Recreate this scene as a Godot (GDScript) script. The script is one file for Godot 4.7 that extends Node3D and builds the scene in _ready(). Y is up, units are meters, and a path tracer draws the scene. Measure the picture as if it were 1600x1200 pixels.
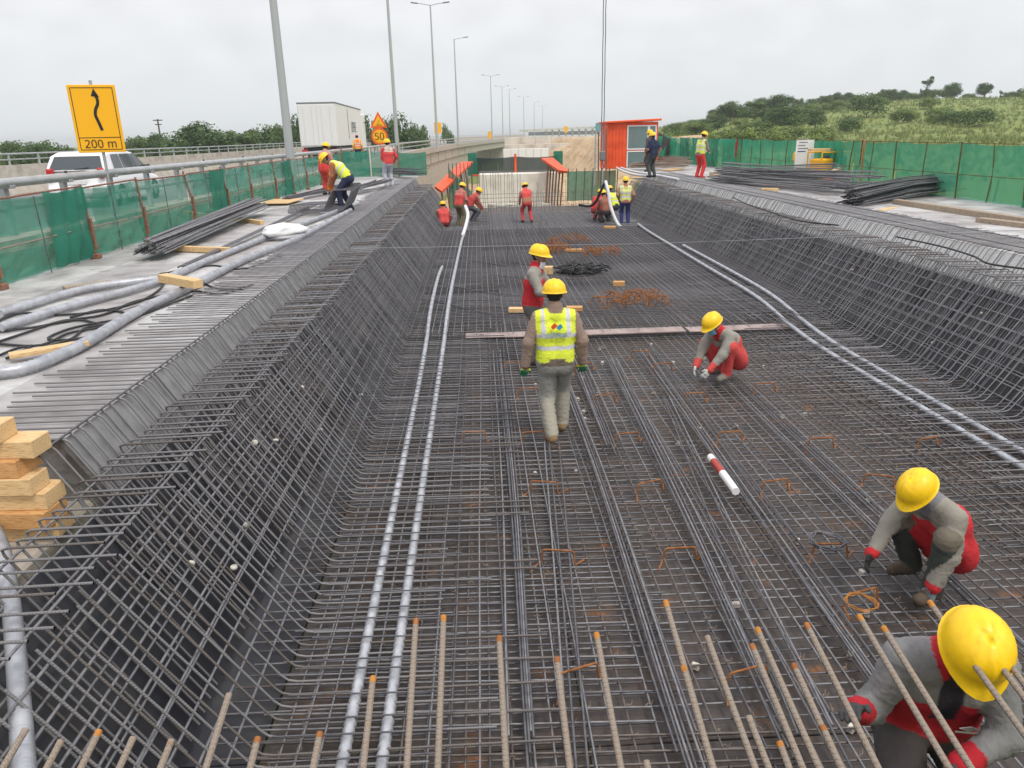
extends Node3D
# A box-girder trough full of reinforcement on a motorway bridge site, seen from the cast end.
# World: x right, y up, -z along the trough; formwork floor of the trough at y = 0. Metres.

var eye := Vector3(0, 3.25, 0)
var view := Basis.from_euler(Vector3(deg_to_rad(-18.3825), deg_to_rad(-2.1565), deg_to_rad(-1.3)), EULER_ORDER_YXZ)
const SLOPE := 0.6 # how far the webs lean out for each metre of height
var rng := RandomNumberGenerator.new()
var counts := {}
var M := {}
var fold := FastNoiseLite.new()

# ---------- photo pixel -> direction; the distance comes from the surface it lies on
func ray(px: float, py: float) -> Vector3:
	return view * Vector3(px - 800.0, 600.0 - py, -1165.0)
func on_y(px: float, py: float, y: float) -> Vector3:
	var d := ray(px, py)
	return eye + d * ((y - eye.y) / d.y)
func on_z(px: float, py: float, z: float) -> Vector3:
	var d := ray(px, py)
	return eye + d * (z / d.z)
func on_x(px: float, py: float, x: float) -> Vector3:
	var d := ray(px, py)
	return eye + d * (x / d.x)

# ---------- mesh builder
class MB:
	var v := PackedVector3Array()
	var n := PackedVector3Array()
	var uv := PackedVector2Array()
	var c := PackedColorArray()
	var i := PackedInt32Array()
	var col := Color.WHITE
	func vert(p: Vector3, nn: Vector3, u: Vector2) -> int:
		v.append(p); n.append(nn); uv.append(u); c.append(col)
		return v.size() - 1
	func tri(a: Vector3, b: Vector3, d: Vector3, hint: Vector3) -> void:
		var nn := (d - a).cross(b - a)
		if nn.dot(hint) < 0.0:
			var t := b
			b = d
			d = t
			nn = -nn
		nn = nn.normalized()
		var e1 := (b - a).normalized()
		var e2 := nn.cross(e1)
		for p in [a, b, d]:
			i.append(vert(p, nn, Vector2((p - a).dot(e1), (p - a).dot(e2))))
	func quad(a: Vector3, b: Vector3, d: Vector3, e: Vector3, hint: Vector3) -> void:
		var nn := (d - a).cross(b - a)
		var flip := nn.dot(hint) < 0.0
		nn = (-nn if flip else nn).normalized()
		var e1 := (b - a).normalized()
		var e2 := nn.cross(e1)
		var s := v.size()
		for p in [a, b, d, e]:
			vert(p, nn, Vector2((p - a).dot(e1), (p - a).dot(e2)))
		if flip:
			i.append_array([s, s + 2, s + 1, s, s + 3, s + 2])
		else:
			i.append_array([s, s + 1, s + 2, s, s + 2, s + 3])
	func box(xf: Transform3D, size: Vector3, bev := 0.0) -> void:
		var h := size * 0.5
		var ax := [Vector3.RIGHT, Vector3.UP, Vector3.BACK]
		for k in 3:
			var u: Vector3 = ax[(k + 1) % 3]
			var w: Vector3 = ax[(k + 2) % 3]
			var hu := h[(k + 1) % 3]
			var hw := h[(k + 2) % 3]
			for s in [-1.0, 1.0]:
				var o: Vector3 = ax[k] * h[k] * s
				var q := [o - u * (hu - bev) - w * (hw - bev), o + u * (hu - bev) - w * (hw - bev), o + u * (hu - bev) + w * (hw - bev), o - u * (hu - bev) + w * (hw - bev)]
				quad(xf * q[0], xf * q[1], xf * q[2], xf * q[3], xf.basis * (ax[k] * s))
		if bev > 0.0:
			for k in 3:
				var u: Vector3 = ax[(k + 1) % 3]
				var w: Vector3 = ax[(k + 2) % 3]
				var hu := h[(k + 1) % 3]
				var hw := h[(k + 2) % 3]
				for s in [-1.0, 1.0]:
					for t in [-1.0, 1.0]:
						var l: Vector3 = ax[k] * (h[k] - bev)
						var p1: Vector3 = u * hu * s + w * (hw - bev) * t
						var p2: Vector3 = u * (hu - bev) * s + w * hw * t
						quad(xf * (p1 - l), xf * (p1 + l), xf * (p2 + l), xf * (p2 - l), xf.basis * (u * s + w * t))
			for sx in [-1.0, 1.0]:
				for sy in [-1.0, 1.0]:
					for sz in [-1.0, 1.0]:
						tri(xf * Vector3(sx * h.x, sy * (h.y - bev), sz * (h.z - bev)), xf * Vector3(sx * (h.x - bev), sy * h.y, sz * (h.z - bev)), xf * Vector3(sx * (h.x - bev), sy * (h.y - bev), sz * h.z), xf.basis * Vector3(sx, sy, sz))
	func beam(a: Vector3, b: Vector3, w: float, h: float, bev := 0.0) -> void:
		var z := (b - a).normalized()
		var up := Vector3.UP if absf(z.y) < 0.95 else Vector3.RIGHT
		var x := up.cross(z).normalized()
		box(Transform3D(Basis(x, z.cross(x), z), (a + b) * 0.5), Vector3(w, h, a.distance_to(b)), bev)
	func tube(pts: Array, r, sides := 6, cap := true) -> void:
		var rad: Array = r if r is Array else []
		var r0: float = 0.0 if r is Array else float(r)
		var m := pts.size()
		var t0: Vector3 = (pts[1] - pts[0]).normalized()
		var nn := t0.cross(Vector3.UP if absf(t0.y) < 0.9 else Vector3.RIGHT).normalized()
		var s := v.size()
		var run := 0.0
		for j in m:
			var t: Vector3
			if j == 0: t = t0
			elif j == m - 1: t = (pts[j] - pts[j - 1]).normalized()
			else: t = ((pts[j + 1] - pts[j]).normalized() + (pts[j] - pts[j - 1]).normalized()).normalized()
			nn = (nn - t * nn.dot(t)).normalized()
			var bb := t.cross(nn)
			if j > 0: run += pts[j].distance_to(pts[j - 1])
			var rr: float = rad[j] if rad.size() > 0 else r0
			for k in sides + 1:
				var a := TAU * k / sides
				var o := nn * cos(a) + bb * sin(a)
				vert(pts[j] + o * rr, o, Vector2(float(k) / sides, run))
		for j in m - 1:
			for k in sides:
				var q := s + j * (sides + 1) + k
				i.append_array([q, q + sides + 1, q + 1, q + 1, q + sides + 1, q + sides + 2])
		if cap:
			for e in [0, m - 1]:
				var dir: Vector3 = (pts[0] - pts[1]).normalized() if e == 0 else (pts[m - 1] - pts[m - 2]).normalized()
				var ring := s + int(e) * (sides + 1)
				var first := v.size()
				for k in sides:
					vert(v[ring + k], dir, Vector2(0, 0))
				for k in range(1, sides - 1):
					if e == 0: i.append_array([first, first + k, first + k + 1])
					else: i.append_array([first, first + k + 1, first + k])
	func grid(nu: int, nv: int, f: Callable, us := 1.0, vs := 1.0) -> void:
		var s := v.size()
		var p := PackedVector3Array()
		for b in nv + 1:
			for a in nu + 1:
				p.append(f.call(float(a) / nu, float(b) / nv))
		for b in nv + 1:
			for a in nu + 1:
				var du := p[b * (nu + 1) + mini(a + 1, nu)] - p[b * (nu + 1) + maxi(a - 1, 0)]
				var dv := p[mini(b + 1, nv) * (nu + 1) + a] - p[maxi(b - 1, 0) * (nu + 1) + a]
				vert(p[b * (nu + 1) + a], dv.cross(du).normalized(), Vector2(a * us / nu, b * vs / nv))
		for b in nv:
			for a in nu:
				var q := s + b * (nu + 1) + a
				i.append_array([q, q + 1, q + nu + 1, q + 1, q + nu + 2, q + nu + 1])
	func lathe(prof: Array, seg: int, xf: Transform3D) -> void:
		var s := v.size()
		for j in prof.size():
			var d: Vector2 = prof[mini(j + 1, prof.size() - 1)] - prof[maxi(j - 1, 0)]
			var nr := Vector2(d.y, -d.x).normalized()
			for k in seg + 1:
				var a := TAU * k / seg
				vert(xf * Vector3(prof[j].x * cos(a), prof[j].y, prof[j].x * sin(a)), (xf.basis * Vector3(nr.x * cos(a), nr.y, nr.x * sin(a))).normalized(), Vector2(float(k) / seg, prof[j].y))
		for j in prof.size() - 1:
			for k in seg:
				var q := s + j * (seg + 1) + k
				i.append_array([q, q + 1, q + seg + 1, q + 1, q + seg + 2, q + seg + 1])
	func prism(poly: PackedVector2Array, depth: float, xf: Transform3D) -> void:
		var t := Geometry2D.triangulate_polygon(poly)
		for k in range(0, t.size(), 3):
			var q := [poly[t[k]], poly[t[k + 1]], poly[t[k + 2]]]
			for s in [0.0, 1.0]:
				var z: float = depth * s
				tri(xf * Vector3(q[0].x, q[0].y, z), xf * Vector3(q[1].x, q[1].y, z), xf * Vector3(q[2].x, q[2].y, z), xf.basis * Vector3(0, 0, 2.0 * s - 1.0))
		var ccw := not Geometry2D.is_polygon_clockwise(poly)
		for k in poly.size():
			var a := poly[k]
			var b := poly[(k + 1) % poly.size()]
			var o := Vector3(b.y - a.y, a.x - b.x, 0) * (1.0 if ccw else -1.0)
			quad(xf * Vector3(a.x, a.y, 0), xf * Vector3(b.x, b.y, 0), xf * Vector3(b.x, b.y, depth), xf * Vector3(a.x, a.y, depth), xf.basis * o)
	func mesh(m: Material = null, colours := false) -> ArrayMesh:
		var a := []
		a.resize(Mesh.ARRAY_MAX)
		a[Mesh.ARRAY_VERTEX] = v
		a[Mesh.ARRAY_NORMAL] = n
		a[Mesh.ARRAY_TEX_UV] = uv
		if colours: a[Mesh.ARRAY_COLOR] = c
		a[Mesh.ARRAY_INDEX] = i
		var am := ArrayMesh.new()
		am.add_surface_from_arrays(Mesh.PRIMITIVE_TRIANGLES, a)
		if m: am.surface_set_material(0, m)
		return am

# ---------- naming and tagging
func numbered(called: String, parent: Node) -> String:
	var key := "%d/%s" % [parent.get_instance_id(), called]
	var k: int = counts.get(key, 0)
	counts[key] = k + 1
	return called if k == 0 else "%s_%03d" % [called, k]
func put(called: String, mesh: Mesh, parent: Node = self, xf := Transform3D.IDENTITY) -> MeshInstance3D:
	var o := MeshInstance3D.new()
	o.mesh = mesh
	o.name = numbered(called, parent)
	o.transform = xf
	parent.add_child(o, true)
	return o
func thing(called: String, label: String, category: String, at := Vector3.ZERO, turn := 0.0, group := "") -> Node3D:
	var o := Node3D.new()
	o.name = numbered(called, self)
	add_child(o, true)
	o.position = at
	o.rotation.y = turn
	return tag(o, label, category, group)
func tag(o: Node3D, label: String, category: String, group := "", kind := "") -> Node3D:
	o.set_meta("label", label)
	o.set_meta("category", category)
	if group: o.set_meta("group", group)
	if kind: o.set_meta("kind", kind)
	return o
func structure(o: Node) -> Node:
	o.set_meta("kind", "structure")
	return o
func holder(called: String) -> Node3D:
	var o := Node3D.new()
	o.name = numbered(called, self)
	add_child(o, true)
	o.set_meta("kind", "structure")
	return o
func stuff(o: Node) -> Node:
	o.set_meta("kind", "stuff")
	return o
func copy(o: Node3D, xf: Transform3D, base: String, label := "", group := "") -> Node3D:
	var r: Node3D = o.duplicate()
	r.name = numbered(base, self)
	add_child(r, true)
	r.transform = xf
	if label: r.set_meta("label", label)
	if group: r.set_meta("group", group)
	return r
func at(p: Vector3, turn := 0.0) -> Transform3D:
	return Transform3D(Basis(Vector3.UP, turn), p)

# ---------- materials
func lin(r: float, g: float, b: float) -> Color:
	return Color(r, g, b).linear_to_srgb()
func speckle(sd: int, freq: float, size: int, stops: Array, octaves := 4, kind := FastNoiseLite.TYPE_SIMPLEX_SMOOTH) -> ImageTexture:
	var f := FastNoiseLite.new()
	f.seed = sd
	f.noise_type = kind
	f.frequency = freq
	f.fractal_octaves = octaves
	var src := f.get_seamless_image(size, size).get_data()
	var lut := PackedByteArray()
	for k in 256:
		var t := k / 255.0 * (stops.size() - 1)
		var j := mini(int(t), stops.size() - 2)
		var cc: Color = stops[j].lerp(stops[j + 1], t - j)
		lut.append_array([int(cc.r * 255), int(cc.g * 255), int(cc.b * 255)])
	var out := PackedByteArray()
	out.resize(size * size * 3)
	for k in size * size:
		var s := src[k] * 3
		out[k * 3] = lut[s]
		out[k * 3 + 1] = lut[s + 1]
		out[k * 3 + 2] = lut[s + 2]
	return ImageTexture.create_from_image(Image.create_from_data(size, size, false, Image.FORMAT_RGB8, out))
func bump(sd: int, freq: float, size: int, strength: float, octaves := 4) -> ImageTexture:
	var f := FastNoiseLite.new()
	f.seed = sd
	f.frequency = freq
	f.fractal_octaves = octaves
	var im := f.get_seamless_image(size, size)
	im.convert(Image.FORMAT_RGBA8)
	im.bump_map_to_normal_map(strength)
	return ImageTexture.create_from_image(im)
func plain(colour: Color, rough := 0.8, metal := 0.0) -> StandardMaterial3D:
	var m := StandardMaterial3D.new()
	m.albedo_color = colour
	m.roughness = rough
	m.metallic = metal
	m.cull_mode = BaseMaterial3D.CULL_DISABLED
	return m
func wrapped(tex: Texture2D, scale: float, rough := 0.8, nrm: Texture2D = null, ns := 1.0, world := true) -> StandardMaterial3D:
	var m := plain(Color.WHITE, rough)
	m.albedo_texture = tex
	m.uv1_triplanar = true
	m.uv1_world_triplanar = world
	m.uv1_scale = Vector3.ONE * scale
	if nrm:
		m.normal_enabled = true
		m.normal_texture = nrm
		m.normal_scale = ns
	return m
func tinted(m: StandardMaterial3D, c: Color) -> StandardMaterial3D:
	var k: StandardMaterial3D = m.duplicate()
	k.albedo_color = c
	return k

func materials() -> void:
	var fine := bump(5, 0.05, 256, 6.0)
	# rebar: mill scale grey, a little brown
	var steel := speckle(3, 0.02, 256, [Color8(92, 88, 87), Color8(118, 117, 120), Color8(138, 138, 142), Color8(146, 138, 132)])
	M.bar = wrapped(steel, 1.7, 0.5)
	M.bar.metallic = 0.25
	M.bar_brown = tinted(M.bar, Color8(214, 200, 188))
	M.bar_dark = tinted(M.bar, Color8(196, 196, 200))
	# ribbed bar for the nearest ones
	var im := Image.create(32, 64, false, Image.FORMAT_RGBA8)
	for y in 64:
		for x in 32:
			var ph := fposmod(y / 16.0 + absf(x - 16.0) / 32.0 * 1.6, 1.0)
			var h := 0.85 if ph < 0.38 else 0.35
			if x % 16 < 2: h = 0.9
			im.set_pixel(x, y, Color(h, h, h))
	im.bump_map_to_normal_map(3.0)
	M.bar_rib = plain(Color8(128, 126, 127), 0.45, 0.3)
	M.bar_rib.normal_enabled = true
	M.bar_rib.normal_texture = ImageTexture.create_from_image(im)
	M.bar_rib.normal_scale = 2.0
	M.bar_rib.uv1_scale = Vector3(1, 15, 1)
	M.bar_rib_dark = tinted(M.bar_rib, Color8(108, 102, 99))
	var rusty := speckle(9, 0.035, 256, [Color8(128, 80, 45), Color8(140, 116, 96), Color8(146, 136, 128), Color8(140, 122, 104), Color8(150, 94, 50)])
	M.bar_old = wrapped(rusty, 3.0, 0.7, fine, 0.5)
	M.bar_old_rib = tinted(M.bar_rib, Color8(196, 190, 182))
	M.bar_old_rib.albedo_texture = speckle(10, 0.05, 128, [Color8(168, 124, 90), Color8(186, 172, 160), Color8(190, 184, 180), Color8(182, 166, 146), Color8(170, 130, 92)])
	M.bar_old_rib.metallic = 0.0
	M.bar_old_rib.roughness = 0.75
	M.bar_old_rib.uv1_scale = Vector3(1, 12, 1)
	M.rust = wrapped(speckle(12, 0.04, 128, [Color8(106, 64, 36), Color8(150, 94, 48), Color8(178, 118, 60)]), 2.0, 0.85)
	M.rust_tip = wrapped(speckle(14, 0.06, 64, [Color8(150, 96, 46), Color8(205, 140, 56)]), 5.0, 0.85)
	# plywood and film-faced board
	M.floor_ply = wrapped(speckle(21, 0.012, 512, [Color8(46, 43, 42), Color8(60, 55, 53), Color8(78, 70, 66), Color8(72, 65, 61), Color8(86, 70, 60), Color8(150, 92, 50)], 5), 0.33, 0.55, fine, 0.3)
	M.film = wrapped(speckle(22, 0.012, 256, [Color8(34, 34, 40), Color8(44, 44, 50), Color8(52, 52, 56), Color8(70, 68, 66)]), 0.5, 0.35)
	M.film_b = tinted(M.film, Color8(206, 210, 222))
	var deck := speckle(23, 0.008, 512, [Color8(138, 134, 133), Color8(162, 159, 158), Color8(180, 178, 177), Color8(192, 191, 190), Color8(156, 152, 150)], 5)
	M.deck = wrapped(deck, 0.28, 0.6, fine, 0.25)
	M.deck_b = tinted(M.deck, Color8(236, 232, 232))
	M.deck_c = tinted(M.deck, Color8(226, 224, 224))
	M.haunch = tinted(wrapped(speckle(24, 0.02, 256, [Color8(104, 104, 104), Color8(130, 130, 131), Color8(148, 148, 148)]), 0.8, 0.7, fine, 0.3), Color8(250, 250, 250))
	M.haunch_pale = tinted(wrapped(speckle(25, 0.02, 256, [Color8(176, 176, 174), Color8(206, 206, 204), Color8(216, 216, 214)]), 0.8, 0.7), Color8(250, 250, 250))
	M.strip = wrapped(speckle(27, 0.02, 128, [Color8(140, 124, 120), Color8(168, 150, 146), Color8(184, 168, 162)]), 0.8, 0.85)
	M.duct = plain(Color8(206, 208, 214), 0.38, 0.55)
	M.duct_b = wrapped(speckle(26, 0.03, 128, [Color8(138, 140, 146), Color8(178, 180, 186), Color8(206, 208, 212)]), 1.5, 0.4)
	M.duct_b.metallic = 0.4
	M.hose = plain(Color8(214, 214, 218), 0.5)
	M.rubber = plain(Color8(38, 38, 40), 0.6)
	# timber with grain along the piece
	var wim := FastNoiseLite.new()
	wim.seed = 31
	wim.frequency = 0.03
	var grain := speckle(31, 0.03, 256, [Color8(182, 142, 92), Color8(208, 172, 122), Color8(224, 194, 146), Color8(198, 156, 104)])
	M.wood = wrapped(grain, 3.0, 0.75, fine, 0.3, false)
	M.wood.uv1_scale = Vector3(9, 9, 1.2)
	M.wood_b = tinted(M.wood, Color8(238, 214, 190))
	M.wood_old = wrapped(speckle(33, 0.03, 256, [Color8(112, 96, 80), Color8(150, 134, 116), Color8(172, 156, 136), Color8(134, 112, 90)]), 3.0, 0.85, fine, 0.3, false)
	M.wood_old.uv1_scale = Vector3(9, 9, 1.2)
	# site and road
	M.concrete = wrapped(speckle(41, 0.01, 512, [Color8(150, 142, 130), Color8(172, 164, 152), Color8(186, 178, 166), Color8(164, 150, 132)], 5), 0.2, 0.85, fine, 0.3)
	M.concrete_pale = tinted(wrapped(speckle(42, 0.01, 256, [Color8(186, 178, 166), Color8(212, 206, 196), Color8(222, 218, 208)], 5), 0.15, 0.85), Color8(250, 250, 250))
	M.concrete_white = wrapped(speckle(49, 0.012, 256, [Color8(206, 198, 186), Color8(232, 226, 216), Color8(240, 236, 228)], 5), 0.2, 0.85)
	M.asphalt = wrapped(speckle(43, 0.02, 512, [Color8(104, 104, 106), Color8(122, 122, 122), Color8(134, 132, 130)], 5), 0.25, 0.9)
	M.paint = plain(Color8(226, 226, 222), 0.7)
	M.zinc = wrapped(speckle(44, 0.02, 128, [Color8(150, 152, 156), Color8(176, 178, 180), Color8(188, 190, 192)]), 0.8, 0.45)
	M.zinc.metallic = 0.3
	M.pole = plain(Color8(176, 180, 180), 0.5, 0.2)
	M.lamp = plain(Color8(120, 122, 126), 0.5)
	M.grass = wrapped(speckle(45, 0.012, 512, [Color8(88, 106, 48), Color8(106, 122, 58), Color8(122, 132, 66), Color8(112, 126, 60), Color8(140, 138, 82)], 5), 0.018, 0.95)
	M.dirt = wrapped(speckle(46, 0.014, 512, [Color8(130, 102, 72), Color8(172, 144, 110), Color8(200, 178, 146), Color8(150, 120, 88)], 5), 0.12, 0.95, fine, 0.5)
	M.post = wrapped(speckle(47, 0.04, 128, [Color8(112, 72, 56), Color8(140, 96, 76), Color8(140, 118, 104)]), 2.0, 0.85)
	M.bamboo = tinted(M.post, Color8(176, 226, 150))
	M.orange = wrapped(speckle(48, 0.02, 128, [Color8(214, 70, 26), Color8(236, 84, 32), Color8(242, 96, 44)]), 0.7, 0.55)
	M.white = plain(Color8(228, 228, 226), 0.5)
	M.black = plain(Color8(26, 26, 28), 0.5)
	M.grey = plain(Color8(120, 122, 124), 0.6)
	M.sign = plain(Color8(255, 186, 0), 0.45)
	M.sign_orange = plain(Color8(240, 96, 20), 0.5)
	M.helmet = wrapped(speckle(51, 0.03, 256, [Color8(214, 170, 40), Color8(246, 198, 12), Color8(252, 206, 8), Color8(250, 204, 10), Color8(232, 196, 70)], 5), 2.2, 0.42, null, 1.0, false)
	M.helmet.clearcoat_enabled = true
	M.helmet.clearcoat = 0.15
	M.glass = plain(Color8(46, 56, 62), 0.06)
	M.glass.metallic_specular = 0.8
	M.red = plain(Color8(190, 36, 40), 0.4)
	M.yellow = plain(Color8(240, 176, 20), 0.5)
	M.carpaint = plain(Color8(232, 234, 236), 0.25)
	M.carpaint.clearcoat_enabled = true
	for k in 3:
		var g: StandardMaterial3D = plain([Color8(62, 138, 118), Color8(32, 116, 96), Color8(44, 142, 110)][k], 0.95)
		g.transparency = BaseMaterial3D.TRANSPARENCY_ALPHA
		g.albedo_color.a = [0.58, 0.84, 0.8][k]
		g.backlight_enabled = true
		g.backlight = Color(0.25, 0.5, 0.4)
		M["net%d" % k] = g
	M.cloth = plain(Color.WHITE, 0.9)
	M.cloth.vertex_color_use_as_albedo = true
	M.cloth.normal_enabled = true
	M.cloth.normal_texture = bump(77, 0.03, 256, 8.0, 3)
	M.cloth.normal_scale = 0.5
	M.cloth.uv1_triplanar = true
	M.cloth.uv1_scale = Vector3.ONE * 2.5
	M.leaf = plain(Color.WHITE, 0.75)
	M.leaf.vertex_color_use_as_albedo = true
	M.leaf.backlight_enabled = true
	M.leaf.backlight = Color(0.35, 0.4, 0.2)
	M.bark = plain(Color8(84, 70, 56), 0.95)
	M.sheet = plain(Color8(230, 230, 230), 0.7)

func yl(z: float) -> float: # top of the left wing's formwork
	return 1.48 + 0.003 * maxf(0.0, -z - 8.0)
func yr(z: float) -> float: # top of the right wing's formwork
	return 1.555 + 0.001 * maxf(0.0, -z - 10.0)

func _ready() -> void:
	rng.seed = 20240611
	fold.seed = 8
	fold.frequency = 9.0
	fold.fractal_octaves = 2
	# camera, sky, sun, exposure
	var cam := Camera3D.new()
	cam.name = "camera"
	cam.transform = Transform3D(view, eye)
	cam.fov = rad_to_deg(2.0 * atan(600.0 / 1165.0))
	cam.near = 0.05
	cam.far = 4000.0
	add_child(cam)
	cam.current = true
	var env := Environment.new()
	env.background_mode = Environment.BG_SKY
	env.sky = Sky.new()
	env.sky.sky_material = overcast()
	env.tonemap_mode = Environment.TONE_MAPPER_LINEAR
	env.tonemap_exposure = 1.1
	env.fog_enabled = true
	env.fog_density = 0.0005
	env.fog_light_color = Color8(238, 243, 245)
	env.sdfgi_enabled = true
	env.ssao_enabled = true
	env.ssil_enabled = true
	var we := WorldEnvironment.new()
	we.name = "world_environment"
	we.environment = env
	add_child(we)
	var sun := DirectionalLight3D.new()
	sun.name = "sun"
	sun.rotation_degrees = Vector3(-58, 35, 0)
	sun.light_energy = 0.5
	sun.light_angular_distance = 14.0
	sun.light_color = Color(1.0, 0.97, 0.92)
	sun.shadow_enabled = true
	add_child(sun)
	materials()
	setting()
	trough()
	road()
	background()
	fences()
	wings()
	workers()
	details()

func overcast() -> PanoramaSkyMaterial:
	var f := FastNoiseLite.new()
	f.seed = 4
	f.frequency = 3.4
	f.fractal_octaves = 5
	var w := 512
	var h := 256
	var im := Image.create(w, h, false, Image.FORMAT_RGBF)
	for y in h:
		var el := PI * (0.5 - (y + 0.5) / h)
		for x in w:
			var a := TAU * (x + 0.5) / w
			var d := Vector3(cos(el) * sin(a), sin(el), -cos(el) * cos(a))
			var s := maxf(d.y, 0.0)
			var q := f.get_noise_3d(d.x * 1.6 / (s + 0.35), s * 4.0, d.z * 1.6 / (s + 0.35))
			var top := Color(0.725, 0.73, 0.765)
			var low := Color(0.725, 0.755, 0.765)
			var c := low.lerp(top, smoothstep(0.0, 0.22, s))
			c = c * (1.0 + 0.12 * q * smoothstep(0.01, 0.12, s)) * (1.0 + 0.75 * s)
			if d.y < -0.02: c = Color(0.4, 0.42, 0.38)
			im.set_pixel(x, y, Color(c.r, c.g, c.b))
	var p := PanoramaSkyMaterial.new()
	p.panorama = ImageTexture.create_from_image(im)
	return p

# ---------- the trough: formwork, reinforcement cages, ducts
func bent(pts: Array, r: float) -> Array: # rounds the inner corners of a bar
	var o := [pts[0]]
	for k in range(1, pts.size() - 1):
		var p: Vector3 = pts[k]
		var a: Vector3 = p + (pts[k - 1] - p).normalized() * r
		var b: Vector3 = p + (pts[k + 1] - p).normalized() * r
		o.append(a)
		o.append(a.lerp(p, 0.5).lerp(p.lerp(b, 0.5), 0.5))
		o.append(b)
	o.append(pts[-1])
	return o
func bar_mesh(pts: Array, r: float, m: Material, sides := 6) -> ArrayMesh:
	var b := MB.new()
	b.tube(pts, r, sides)
	return b.mesh(m)
func jig(s: float) -> float:
	return rng.randf_range(-s, s)

func trough() -> void:
	# floor formwork: film-faced boards
	var ff := thing("floor_formwork", "dark brown plywood formwork boards under the floor reinforcement", "formwork")
	var z := 0.0
	for j in 17:
		for k in 4:
			var w := 7.3 / 4.0
			var b := MB.new()
			b.box(Transform3D.IDENTITY, Vector3(w - 0.006, 0.03, 2.09), 0.002)
			put("board", b.mesh(M.floor_ply), ff, at(Vector3(-1.32 + w * (k + 0.5), -0.015 - 0.002 * ((j + k) % 2), -1.2 - 2.1 * (j + 0.5))))
		for e in [-1.6, 6.26]:
			var b := MB.new()
			b.box(Transform3D.IDENTITY, Vector3(0.54, 0.03, 2.09), 0.002)
			put("edge_board", b.mesh(M.film), ff, at(Vector3(e, -0.014, -1.2 - 2.1 * (j + 0.5))))
	# web formwork, inclined panels either side; upper strip pale, lower film black
	for side in [-1, 1]:
		var wf := thing("web_formwork", "inclined black film-faced formwork panels behind the %s web cage" % ("fenced-road side" if side < 0 else "cabin side"), "formwork")
		for j in 14:
			var za := -1.2 - 2.33 * j
			var zb := za - 2.325
			var yt := (yl(za) if side < 0 else yr(za)) - 0.004
			var yt2 := (yl(zb) if side < 0 else yr(zb)) - 0.004
			var x0 := -1.8 if side < 0 else 6.45
			var cut := 1.08
			for part in 2:
				if part == 1 and side < 0 and j < 1: continue
				if part == 1 and side < 0 and j == 1: za = -4.5
				var y0 := 0.0 if part == 0 else cut + 0.004
				var y1 := cut if part == 0 else yt
				var y2 := cut if part == 0 else yt2
				var b := MB.new()
				var s := float(side)
				var p := [Vector3(x0 + s * SLOPE * y0, y0, za), Vector3(x0 + s * SLOPE * y0, y0, zb), Vector3(x0 + s * SLOPE * y2, y2, zb), Vector3(x0 + s * SLOPE * y1, y1, za)]
				var o := Vector3(s * 0.025, -0.025, 0)
				b.quad(p[0], p[1], p[2], p[3], -o)
				b.quad(p[0] + o, p[1] + o, p[2] + o, p[3] + o, o)
				for q in 4:
					b.quad(p[q], p[(q + 1) % 4], p[(q + 1) % 4] + o, p[q] + o, (p[q] + p[(q + 1) % 4]) * 0.5 - (p[0] + p[1] + p[2] + p[3]) * 0.25)
				put("panel", b.mesh((M.haunch if side < 0 else M.haunch_pale) if part == 1 else (M.film if j % 2 == 0 else M.film_b)), wf)
	web_cage(-1)
	web_cage(1)
	floor_mats()
	ducts()
	starters()

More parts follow.
